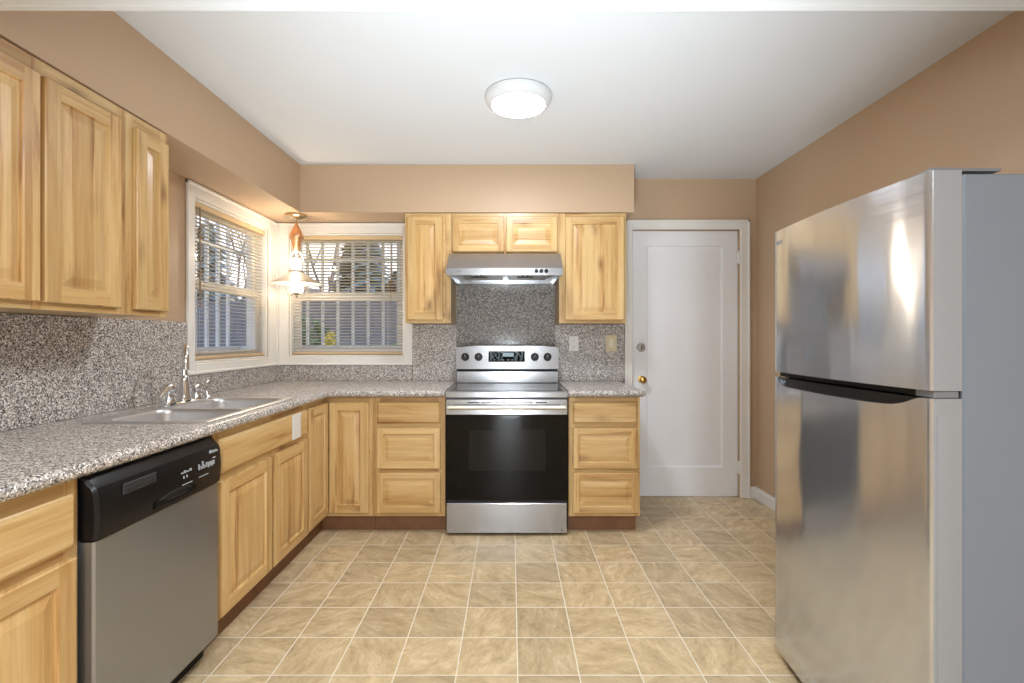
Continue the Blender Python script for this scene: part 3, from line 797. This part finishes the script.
# ------------------------------------------------------------------ range
RX0, RX1, RY = -.4035, .3505, 2.995
rg = empty('electric_range', ((RX0 + RX1) / 2, 3.3, 0), 'stainless steel electric range with a black oven door and glass cooktop', 'range')
MB().box(RX0 + .002, RX1 - .002, RY + .036, 3.665, .03, .862).build('body', M['grey'], rg)
mb = MB(); mb.prism([(RY + .003, .856), (RY, .860), (RY, .889), (RY + .006, .8945), (3.60, .8945), (3.60, .863), (RY + .03, .863)], 'X', RX0, RX1)
ct = mb.build('cooktop', M['steel'], rg)
mb = MB().box(RX0 + .022, RX1 - .022, RY + .032, 3.528, .8943, .8965, .001)
gp = mb.build('cooktop_glass', M['cooktop'], ct); tag(gp, 'smooth black glass cooktop')
for (bx, by, br_) in ((-.20, 3.16, .105), (.15, 3.16, .085), (-.20, 3.40, .08), (.15, 3.40, .10)):
    MB().lathe((bx, by, .8967), [(br_, 0), (br_, .0003), (br_ - .003, .0003), (br_ - .003, 0)], 40).build('burner_ring', M['burner'], ct)
mb = MB()
for k in range(4): mb.box(-.038 + k * .011, -.031 + k * .011, RY - .0006, RY + .001, .876, .880)
mb.build('maker_mark', M['darkprint'], ct)
# oven door
mb = MB().box(RX0 + .001, RX1 - .001, RY, RY + .034, .7495, .845, .003); od = mb.build('oven_door', M['steel'], rg)
MB().box(RX0 + .001, RX1 - .001, RY + .002, RY + .033, .2245, .7490, .003).build('door_glass', M['blackglass'], od)
tag(bpy.data.objects['door_glass'], 'black glass oven door front')
MB().box(-.259, .216, RY + .0012, RY + .004, .404, .657, .001).build('oven_window', M['ovenwin'], od)
MB().box(RX0 + .003, RX1 - .003, RY + .006, RY + .034, .206, .2235).build('door_bottom_trim', M['black'], od)
mb = MB(); mb.tube([(RX0 + .018, RY - .048, .802), (RX1 - .018, RY - .048, .802)], .0135, 16)
for xx in (RX0 + .035, RX1 - .035): mb.box(xx - .012, xx + .012, RY - .045, RY + .001, .792, .812, .003)
tag(mb.build('handle', steel('handle_satin', (214, 208, 198), .35, 'X'), od, 40), 'long satin metal bar handle')
mb = MB()
for (u0, u1, z0) in ((220, 305, .826), (315, 395, .825), (408, 488, .826), (502, 668, .825), (688, 765, .826), (220, 330, .786), (690, 770, .786)):
    a, c = [(435 + u / 6.83 - 511) * RY / 485 for u in (u0, u1)]
    mb.box(a, c, RY - .0006, RY + .001, z0 - .003, z0 + .003)
mb.build('vent_slots', M['blackmatt'], od)
mb = MB().box(RX0 + .004, RX1 - .004, RY + .004, RY + .034, .0165, .203, .004); dr = mb.build('storage_drawer', M['steel'], rg)
mb = MB(); mb.box(.308, .318, RY + .0034, RY + .005, .03, .034); mb.box(.314, .318, RY + .0034, RY + .005, .034, .042); mb.build('maker_mark', M['darkprint'], dr)
for xx in (RX0 + .04, RX1 - .04):
    for yy in (RY + .08, 3.6): MB().lathe((xx, yy, .0), [(.016, .001), (.016, .03)], 12, 'Z', True).build('foot', M['black'], rg)
# backguard
BY = 3.535
mb = MB(); mb.box(RX0 + .006, RX1 - .006, BY + .004, 3.60, .8975, .983, .003)
mb.mat(1).box(RX0 + .01, RX1 - .01, BY + .016, 3.60, .983, 1.0)
mb.mat(0); loops = []
for k in range(17):
    f = k / 16; x = RX0 + .003 + (RX1 - RX0 - .006) * f; arch = .010 * min(1, math.sin(math.pi * f) * 2.2) ** 2
    loops.append([(x, BY - .006, .999), (x, BY + .012, 1.158 + arch), (x, BY + .022, 1.163 + arch), (x, 3.655, 1.163 + arch), (x, 3.655, .999)])
mb.ring(loops, True, True, True)
bgd = mb.build('backguard', [M['steel'], M['blackmatt']], rg, 30)
tilt = lambda z: BY - .006 + (z - .999) / .159 * .018
mb = MB(); y0, y1 = tilt(1.052), tilt(1.128)
mb.ring([[(-.164, y0 - .002, 1.052), (.100, y0 - .002, 1.052), (.100, y1 - .002, 1.128), (-.164, y1 - .002, 1.128)], [(-.164, y0 + .004, 1.052), (.100, y0 + .004, 1.052), (.100, y1 + .004, 1.128), (-.164, y1 + .004, 1.128)]], True, True, True)
dp = mb.build('display_panel', M['blackglass'], bgd)
mb = MB()
for zz in (1.064, 1.078, 1.092, 1.106, 1.116):
    x = -.152
    while x < .085:
        wd = random.choice((.012, .018, .026))
        if not (-.068 < x < .015 and zz > 1.075): mb.box(x, min(x + wd, .09), tilt(zz) - .0028, tilt(zz), zz, zz + .0035)
        x += wd + random.choice((.008, .012, .02))
mb.box(-.06, .02, tilt(1.1) - .0032, tilt(1.1), 1.086, 1.118)
mb.build('display_lettering', M['blueprint'], dp)
for kx in (-.334, -.237, .1735, .2665):
    mb = MB(); y = tilt(1.087); mb.lathe((kx, y, 1.087), [(.029, -.0005), (.029, -.008), (.024, -.012), (.021, -.026), (.018, -.029), (.001, -.0295)], 24, 'Y')
    mb.box(kx - .004, kx + .004, y - .036, y - .026, 1.068, 1.106, .002)
    kn = mb.build('knob', M['black'], bgd, 40)
    mb = MB(); mb.box(kx - .0012, kx + .0012, y - .0368, y - .0355, 1.09, 1.104)
    for a in range(-130, 131, 40): mb.box(kx + .036 * math.sin(R(a)) - .001, kx + .036 * math.sin(R(a)) + .001, y - .0015, y + .003, 1.087 + .036 * math.cos(R(a)) - .001, 1.087 + .036 * math.cos(R(a)) + .001)
    mb.build('dial_marking', M['print'], kn)

# ------------------------------------------------------------------ range hood
hd = empty('range_hood', (-.042, 3.5, 1.63), 'stainless steel under-cabinet range hood over the range', 'range hood')
HX0, HX1 = -.4195, .3355
mb = MB()
mb.ring([[(x, y, z) for y, z in ((3.685, 1.655), (3.17, 1.655), (3.165, 1.632), (3.14, 1.632), (3.14, 1.678), (3.285, 1.794), (3.685, 1.794))] for x in (HX0, HX1)], True, True, True)
mb.box(HX0, HX0 + .018, 3.165, 3.685, 1.632, 1.656); mb.box(HX1 - .018, HX1, 3.165, 3.685, 1.632, 1.656); mb.box(HX0, HX1, 3.667, 3.685, 1.632, 1.656)
hb = mb.build('canopy', M['steel'], hd, weld=False)
for x0, x1 in ((-.33, -.06), (-.02, .25)):
    f = MB().box(x0, x1, 3.22, 3.56, 1.648, 1.6545, .001).build('grease_filter', plain('aluminium_mesh', (176, 172, 166), .45, .9, noise=.2, nscale=160), hd)
    xm = (x0 + x1) / 2 - .02
    mb = MB(); mb.box(xm - .055, xm + .055, 3.24, 3.262, 1.630, 1.636, .002); mb.box(xm - .02, xm - .012, 3.245, 3.258, 1.636, 1.648); mb.box(xm + .012, xm + .02, 3.245, 3.258, 1.636, 1.648)
    mb.build('filter_latch', M['blackmatt'], f)
for px in (536.4, 541.3, 546.3):
    x = (px - 511) * 3.14 / 485
    mb = MB(); mb.lathe((x, 3.14, 1.6585), [(.0125, .0005), (.0125, -.004), (.010, -.006), (.007, -.006), (.006, -.011), (.001, -.0115)], 16, 'Y')
    mb.build('knob', M['black'], hd, 40)
mb = MB(); mb.box(-.35, -.325, 3.1393, 3.141, 1.656, 1.660); mb.build('maker_mark', M['darkprint'], hd)

# ------------------------------------------------------------------ wall plates
ot = empty('wall_outlet', (.478, YB - SP, 1.125), 'white duplex outlet on the granite right of the range', 'outlet')
MB().box(.4425, .5145, YB - SP - .006, YB - SP - .0003, 1.1255, 1.240, .002).build('plate', M['plate_white'], ot)
for zz in (1.207, 1.158):
    mb = MB(); mb.lathe((.4785, YB - SP - .006, zz), [(.0165, .001), (.0165, -.002), (.001, -.002)], 20, 'Y'); so = mb.build('socket', M['plate_white'], ot)
    mb = MB(); mb.box(.4715, .4735, YB - SP - .0088, YB - SP - .0075, zz - .001, zz + .008); mb.box(.4835, .4855, YB - SP - .0088, YB - SP - .0075, zz - .001, zz + .008); mb.box(.4765, .4805, YB - SP - .0088, YB - SP - .0075, zz - .010, zz - .006)
    mb.build('slots', M['blackmatt'], so)
sw = empty('light_switch', (.764, YB - SP, 1.123), 'beige light switch plate on the granite beside the door casing', 'light switch')
MB().box(.723, .805, YB - SP - .006, YB - SP - .0003, 1.1225, 1.2475, .002).build('plate', M['plate_beige'], sw)
mb = MB(); mb.ring([[(.748, y, 1.152), (.780, y, 1.152), (.780, y - q, 1.218), (.748, y - q, 1.218)] for y, q in ((YB - SP - .005, 0), (YB - SP - .0085, .003))], True, True, True)
tag(mb.build('rocker', plain('ivory_rocker', (228, 222, 200), .35), sw), 'paler ivory rocker')

# ------------------------------------------------------------------ lamps
LX, LY = .037, 2.43
cl = empty('ceiling_light', (LX, LY, ZC - .06), 'round white flush ceiling light, lit', 'ceiling light')
MB().lathe((LX, LY, ZC), [(.160, -.0005), (.1675, -.008), (.1675, -.02), (.160, -.036), (.146, -.05), (.134, -.054), (.134, -.046), (.001, -.046)], 48).build('housing', M['fixture'], cl, 40)
MB().lathe((LX, LY, ZC), [(.133, -.048), (.130, -.055), (.10, -.0575), (.05, -.059), (.001, -.0595)], 48).build('diffuser', M['lamp'], cl, 60)

PX, PY = -1.535, 3.470
pd = empty('pendant_lamp', (PX, PY, 1.52), 'lantern-style pendant lamp with a white cone shade hanging in the window corner', 'pendant lamp')
MB().lathe((PX, PY, ZS), [(.070, -.0006), (.073, -.006), (.073, -.016), (.06, -.026), (.03, -.032), (.012, -.036), (.001, -.036)], 28).build('canopy', M['nickel'], pd, 40)
MB().tube([(PX, PY, ZS - .034), (PX, PY, 1.80)], .0055, 8).build('stem', M['nickel'], pd, 40)
mb = MB(); mb.lathe((PX, PY, 0), [(.008, 2.045), (.012, 2.03), (.022, 2.012), (.036, 1.985), (.048, 1.955), (.046, 1.938), (.040, 1.93), (.034, 1.90), (.026, 1.865), (.018, 1.84), (.008, 1.82)], 24)
tag(mb.build('smoke_bell', M['copper'], pd, 30), 'polished copper cone and cup')
mb = MB()
for sg in (-1, 1):
    pts = []
    for (q, z) in ((.006, 1.838), (.02, 1.842), (.034, 1.832), (.044, 1.805), (.050, 1.765), (.055, 1.715), (.060, 1.66), (.066, 1.60), (.071, 1.565), (.066, 1.54), (.05, 1.527), (.034, 1.531), (.024, 1.545)):
        pts.append((PX + sg * q, PY, z))
    mb.tube(pts, .0035, 8)
mb.build('harp_frame', M['pewter'], pd, 50)
mb = MB(); mb.lathe((PX, PY, 0), [(.034, 1.712), (.05, 1.708), (.056, 1.690), (.085, 1.668), (.125, 1.642), (.165, 1.620), (.172, 1.613), (.169, 1.612), (.163, 1.616), (.122, 1.637), (.083, 1.663), (.053, 1.685), (.034, 1.70)], 40)
for f in mb.bm.faces:
    zc = f.calc_center_median(); r_ = math.hypot(zc.x - PX, zc.y - PY)
    idx = list(mb.bm.faces).index(f)
    f.material_index = 1 if idx >= 40 * 7 else 0
tag(mb.build('shade', [M['pewter'], M['enamel']], pd, 30), 'wide cone shade, pewter outside and white inside')
MB().lathe((PX, PY, 0), [(.032, 1.715), (.033, 1.76), (.030, 1.79), (.027, 1.79)], 24).build('chimney', M['opal'], pd, 40)
MB().lathe((PX, PY, 0), [(.001, 1.545), (.035, 1.547), (.046, 1.558), (.048, 1.58), (.047, 1.605), (.04, 1.62)], 24).build('opal_globe', M['opal'], pd, 40)
MB().lathe((PX, PY, 0), [(.022, 1.546), (.018, 1.538), (.008, 1.532), (.010, 1.526), (.006, 1.518), (.001, 1.515)], 16).build('finial', M['nickel'], pd, 40)
pl = bpy.data.lights.new('pendant_bulb', 'POINT'); pl.energy = PENDANT; pl.color = (1.0, .84, .62); pl.shadow_soft_size = .03
po = bpy.data.objects.new('pendant_bulb', pl); COL.objects.link(po); po.location = (PX + .0, PY, 1.636); po.parent = pd; po.location = Vector((PX, PY, 1.648)) - Vector(ORG[pd.name])
pl2 = bpy.data.lights.new('pendant_chimney_glow', 'POINT'); pl2.energy = PENDANT * 2.8; pl2.color = (1.0, .84, .62); pl2.shadow_soft_size = .03
po2 = bpy.data.objects.new('pendant_chimney_glow', pl2); COL.objects.link(po2); po2.parent = pd; po2.location = Vector((PX, PY, 1.815)) - Vector(ORG[pd.name]) + Vector((.0, -.03, 0))

# ------------------------------------------------------------------ refrigerator
GY0, GY1, GX = 1.170, 1.868, 1.015
fr = empty('refrigerator', (1.45, (GY0 + GY1) / 2, 0), 'stainless steel top-freezer refrigerator with grey sides by the right wall', 'refrigerator')
MB().box(1.0945, 1.845, GY0 + .003, GY1 - .003, .025, 1.623, .004).build('case', M['case'], fr)
MB().box(1.0875, 1.0955, GY0 + .012, GY1 - .012, .05, 1.615).build('gasket', M['blackmatt'], fr)
gm, gh, BOW = (GY0 + GY1) / 2, (GY1 - GY0) / 2, .020
def fx(y): return GX - BOW * (1 - ((y - gm) / gh) ** 2)
NS = 48
ys = [GY0 + .008 + (GY1 - GY0 - .016) * k / NS for k in range(NS + 1)]
def curve(off=0.0):
    """plan outline of a door's front, rounded at both ends"""
    pts = [(GX + .012, GY0), (GX + .005, GY0 + .001), (GX + .0015, GY0 + .004)]
    pts += [(fx(y), y) for y in ys]
    pts += [(GX + .0015, GY1 - .004), (GX + .005, GY1 - .001), (GX + .012, GY1)]
    return [(x + off, min(max(y, GY0 + off * .05), GY1 - off * .05)) for x, y in pts]
def door_mesh(z0, ztop, skin_t, mats):
    mb = MB(); fr_ = curve(); bk = [(GX + .073, GY1), (GX + .073, GY0)]
    zt = [ztop(y) for x, y in fr_]
    vb = [mb.bm.verts.new((x, y, z0)) for x, y in fr_]; vt = [mb.bm.verts.new((x, y, z)) for (x, y), z in zip(fr_, zt)]
    for i in range(len(fr_) - 1):
        mb.mi = 1 if (i < 1 or i > len(fr_) - 3) else 0
        mb._f(mb.bm.faces.new((vb[i], vb[i + 1], vt[i + 1], vt[i])))
    return mb, fr_, vb, vt
mb = MB(); c = curve(); poly = c + [(GX + .073, GY1), (GX + .073, GY0)]
mb.ring([[(x, y, z) for x, y in poly] for z in (1.097, 1.630)], True, True, True)
for f in mb.bm.faces:
    q = f.calc_center_median(); f.material_index = 0 if (q.x < GX + .004 and abs(f.normal.z) < .5 or len(f.verts) > 8 and 0) else 1
fz = mb.build('freezer_door', [M['fridge_steel'], M['satin']], fr, 25)
def ztop(y):
    s = GY1 - y                                   # distance from the far edge
    pts = [(0, 1.078), (.020, 1.078), (.034, 1.066), (.055, 1.053), (.084, 1.046), (.3, 1.0445), (.50, 1.0455), (.585, 1.050), (.625, 1.060), (.655, 1.074), (.668, 1.078), (1, 1.078)]
    for (a, za), (b_, zb_) in zip(pts, pts[1:]):
        if a <= s <= b_: return za + (zb_ - za) * (s - a) / (b_ - a)
    return 1.078
mb, f_, vb, vt = door_mesh(.045, ztop, .012, None)
ib = [mb.bm.verts.new((x + .012, y, .045)) for x, y in f_]; it = [mb.bm.verts.new((x + .012, y, ztop(y))) for x, y in f_]
for i in range(len(f_) - 1):
    mb.mi = 0; mb._f(mb.bm.faces.new((vt[i], vt[i + 1], it[i + 1], it[i]))); mb.mi = 1; mb._f(mb.bm.faces.new((it[i], it[i + 1], ib[i + 1], ib[i]))); mb._f(mb.bm.faces.new((ib[i], ib[i + 1], vb[i + 1], vb[i])))
mb.mi = 1
low = [(x + .0125, y) for x, y in f_] + [(GX + .073, GY1), (GX + .073, GY0)]
mb.ring([[(x, y, z) for x, y in low] for z in (.045, 1.035)], True, True, True)
mb.box(GX + .052, GX + .073, GY0, GY1, 1.035, 1.078)
mb.box(GX + .012, GX + .052, GY0, GY0 + .028, 1.035, 1.078)
rd = mb.build('refrigerator_door', [M['fridge_steel'], M['satin']], fr, 25, weld=False)
hp = [(fx(y) + .0135, y) for y in [GY0 + .03 + (GY1 - GY0 - .055) * k / 24 for k in range(25)]]
mb = MB(); mb.ring([[(x, y, z) for x, y in hp + [(GX + .0515, GY1 - .026), (GX + .0515, GY0 + .03)]] for z in (1.0355, 1.0755)], True, True, True)
hr = mb.build('handle_recess', M['black'], rd); tag(hr, 'black scooped pull handle along the top of the lower door')
MB().box(GX + .01, GX + .07, GY0 + .004, GY0 + .06, 1.0785, 1.0965, .002).build('middle_hinge', M['grey'], fr)
MB().box(GX + .02, GX + .07, GY0 + .06, GY1 - .004, 1.079, 1.096).build('door_gap_strip', M['blackmatt'], fr)
mb = MB(); mb.prism([(1.022, GY0 + .005), (1.19, GY0 + .008), (1.19, GY0 + .075), (1.10, GY0 + .09), (1.022, GY0 + .05)], 'Z', 1.6305, 1.638); mb.build('hinge_cover', M['grey'], fr)
MB().box(1.05, 1.09, GY0 + .02, GY1 - .02, .012, .043).build('kick_grille', M['black'], fr)
for xx in (1.13, 1.78):
    for yy in (GY0 + .06, GY1 - .06): MB().lathe((xx, yy, 0), [(.02, .001), (.02, .026)], 12, 'Z', True).build('foot', M['black'], fr)
# badge on the freezer door
by_ = 1.838
MB().lathe((fx(by_), by_, 1.583), [(.0085, .001), (.0085, -.0012), (.001, -.0012)], 20, 'X').build('badge', M['grey'], fz)
text('badge_lettering', 'LG', .020, (fx(1.812) - .0012, 1.812, 1.583), (R(90), 0, R(-90) + .10), M['grey'], fz, extr=.0012)

# ------------------------------------------------------------------ outside the windows
struct('ground', MB().box(-22, 16, YB + TH + .001, 45, -.5, -.1), M['lawn'], label='grass beyond the far window', cat='lawn')
struct('ground', MB().box(-22, XL - TH - .001, -6, YB + TH, -.5, -.1), M['lawn'], label='grass beyond the window above the sink', cat='lawn')
def fence(label, p0, p1, h, n):
    p0, p1 = Vector(p0), Vector(p1); d = (p1 - p0); Ld = d.length; d.normalize(); q = Vector((-d.y, d.x))
    g = empty('garden_fence', (*((p0 + p1) / 2), -.1), label, 'fence', 'weathered board fences')
    mb = MB(); u = 0
    while u < Ld - .14:
        a = p0 + d * u; c = p0 + d * (u + .138); hh = h + random.uniform(-.01, .01)
        mb.ring([[(*(a - q * .01), z), (*(c - q * .01), z), (*(c + q * .01), z), (*(a + q * .01), z)] for z in (-.1, hh)], True, True, True); u += .145
    mb.build('boards', M['fence'], g, weld=False)
    for k in range(n + 1):
        a = p0 + d * (Ld * k / n) + q * .06
        MB().box(a.x - .045, a.x + .045, a.y - .045, a.y + .045, -.1, h + .05).build('post', M['fence'], g)
fence('weathered grey board fence beyond the far window', (-9.0, 9.2), (3.0, 9.2), 1.93, 6)
fence('weathered grey board fence beyond the window above the sink', (-8.6, -1.0), (-8.6, 9.0), 1.85, 5)
def blob(mb, c, r, n, s):
    """a loose mass of small leaf faces"""
    for _ in range(n):
        v = Vector((random.gauss(0, 1), random.gauss(0, 1), random.gauss(0, 1))).normalized() * (random.random() ** .4)
        p = Vector(c) + Vector((v.x * r[0], v.y * r[1], v.z * r[2]))
        a = Vector((random.uniform(-1, 1), random.uniform(-1, 1), random.uniform(-1, 1))).normalized() * s
        e = a.cross(Vector((random.uniform(-1, 1), random.uniform(-1, 1), 1))).normalized() * s * .6
        mb.face([p - a, p + e, p + a, p - e])
def conifer(name, label, x, y, h, r, n=1500, mat='needles'):
    g = empty(name, (x, y, -.1), label, 'tree', 'trees outside the windows')
    MB().tube([(x, y, -.1), (x, y, h * .5), (x, y, h)], [.16, .1, .02], 8).build('trunk', M['bark'], g)
    mb = MB()
    for _ in range(n):
        f = random.random() ** .8; z = .5 + (h - .5) * f; rr = r * (1 - f) ** .8 * random.uniform(.4, 1.0) + .05; a = random.uniform(0, 6.28)
        p = Vector((x + rr * math.cos(a), y + rr * math.sin(a), z)); dd = Vector((math.cos(a), math.sin(a), -.45)) * .34; e = Vector((-math.sin(a), math.cos(a), .2)) * .16
        mb.face([p - dd, p + e, p + dd, p - e])
    mb.build('foliage', M[mat], g, weld=False, recalc=False)
conifer('conifer_tree', 'dark evergreen tree in the middle of the view through the far window', -3.8, 12.5, 4.1, 1.15)
conifer('conifer_tree', 'bushy evergreen tree at the right of the view through the far window', -3.5, 15.9, 3.5, 1.3)
conifer('conifer_tree', 'evergreen tree behind the fence at the left of the far window', -6.5, 18.5, 3.2, 1.1)
conifer('conifer_tree', 'large evergreen tree beyond the near half of the sink window', -9.3, 14.8, 4.6, 1.3, 800)
conifer('conifer_tree', 'evergreen tree beyond the far half of the sink window', -9.6, 19.5, 5.0, 1.6, 800)
def branchy(label, x, y, h):
    g = empty('bare_tree', (x, y, -.1), label, 'tree', 'trees outside the windows')
    mb = MB()
    def grow(p, d, ln, r, lv):
        q = p + d * ln; m = p + d * ln * .5 + Vector((random.uniform(-1, 1), random.uniform(-1, 1), 0)) * ln * .05
        mb.tube([p, m, q], [r, r * .85, r * .7], 5)
        if lv == 0: return
        for k in range(3 if lv > 1 else 4):
            dd = (d + Vector((random.uniform(-.75, .75), random.uniform(-.5, .5), random.uniform(-.1, .45)))).normalized()
            grow(p + d * ln * random.uniform(.55, 1.0), dd, ln * random.uniform(.6, .8), r * .55, lv - 1)
    grow(Vector((x, y, -.1)), Vector((.02, 0, 1)), h * .42, .055, 4)
    mb.build('branches', M['bark'], g, weld=False)
branchy('bare leafless tree at the left of the view through the far window', -3.95, 10.4, 6.3)
branchy('bare leafless tree beyond the sink window', -7.2, 12.6, 5.4)
def shrub(label, c, r, mat, n, s, group=None):
    g = empty('garden_shrub', (c[0], c[1], -.1), label, 'shrub', 'shrubs outside the far window and sink window')
    mb = MB()
    for k in range(5): mb.tube([(c[0], c[1], -.1), (c[0] + random.uniform(-.4, .4) * r[0], c[1] + random.uniform(-.4, .4) * r[1], c[2])], [.02, .008], 5)
    mb.build('stem', M['bark'], g)
    mb = MB(); blob(mb, c, r, n, s); mb.build('foliage', M[mat], g, weld=False, recalc=False)
shrub('green shrub low at the left in the far window', (-3.25, 7.7, .95), (.45, .5, .62), 'leaves', 900, .07)
shrub('yellow flowering shrub in the far window', (-2.6, 7.0, 1.18), (.09, .09, .13), 'yellow', 120, .04)
shrub('red flowering shrub low in the far window', (-2.25, 6.3, .98), (.17, .16, .14), 'redflower', 420, .05)
shrub('green shrub low at the right in the far window', (-1.75, 7.9, .88), (.5, .3, .26), 'leaves', 600, .06)
shrub('green shrub low beyond the sink window', (-6.2, 8.2, .6), (.9, .8, .75), 'leaves', 900, .08)
mb = MB().box(-2.0, -1.5, 6.6, 6.95, .55, 1.05, .02); mb.box(-2.03, -1.47, 6.57, 6.98, 1.05, 1.10, .01)
for xx in (-1.96, -1.54):
    for yy in (6.64, 6.91): mb.box(xx - .03, xx + .03, yy - .03, yy + .03, -.1, .55)
tag(mb.build('planter_box', M['stone'], weld=False), 'pale raised planter box low in the far window', 'planter')
struct('roof_eave', MB().box(-3.2, 3.0, YB + TH + .002, 4.5, 2.45, 2.55), M['trim'], label='white roof eave over the far window', cat='eave')
bh = empty('hanging_birdhouse', (-1.045, 4.25, 1.55), 'small brown hanging bird house outside the right edge of the far window', 'bird house')
BXc, BYc = -1.045, 4.25
mb = MB().prism([(BXc - .035, 1.60), (BXc + .035, 1.60), (BXc + .035, 1.67), (BXc, 1.71), (BXc - .035, 1.67)], 'Y', BYc - .035, BYc + .035); mb.build('box', M['birdwood'], bh)
mb = MB().prism([(BXc - .055, 1.655), (BXc, 1.72), (BXc + .055, 1.655), (BXc + .055, 1.667), (BXc, 1.735), (BXc - .055, 1.667)], 'Y', BYc - .05, BYc + .05); mb.build('roof', M['birdwood'], bh)
MB().tube([(BXc, BYc, 1.73), (BXc, BYc, 2.4495)], .006, 6).build('cord', M['cord'], bh)
MB().tube([(BXc, BYc, 1.602), (BXc, BYc, 1.55)], .008, 6).build('perch', M['birdwood'], bh)
ho = empty('house', (-9.0, 24.0, -.1), 'pale neighbouring house far beyond the fence', 'house')
MB().box(-13, -6.0, 22, 27, -.1, 2.6).build('walls', M['housewall'], ho)
MB().prism([(-13.4, 2.6), (-5.6, 2.6), (-9.5, 3.6)], 'Y', 21.6, 27.4).build('roof', M['houseroof'], ho)
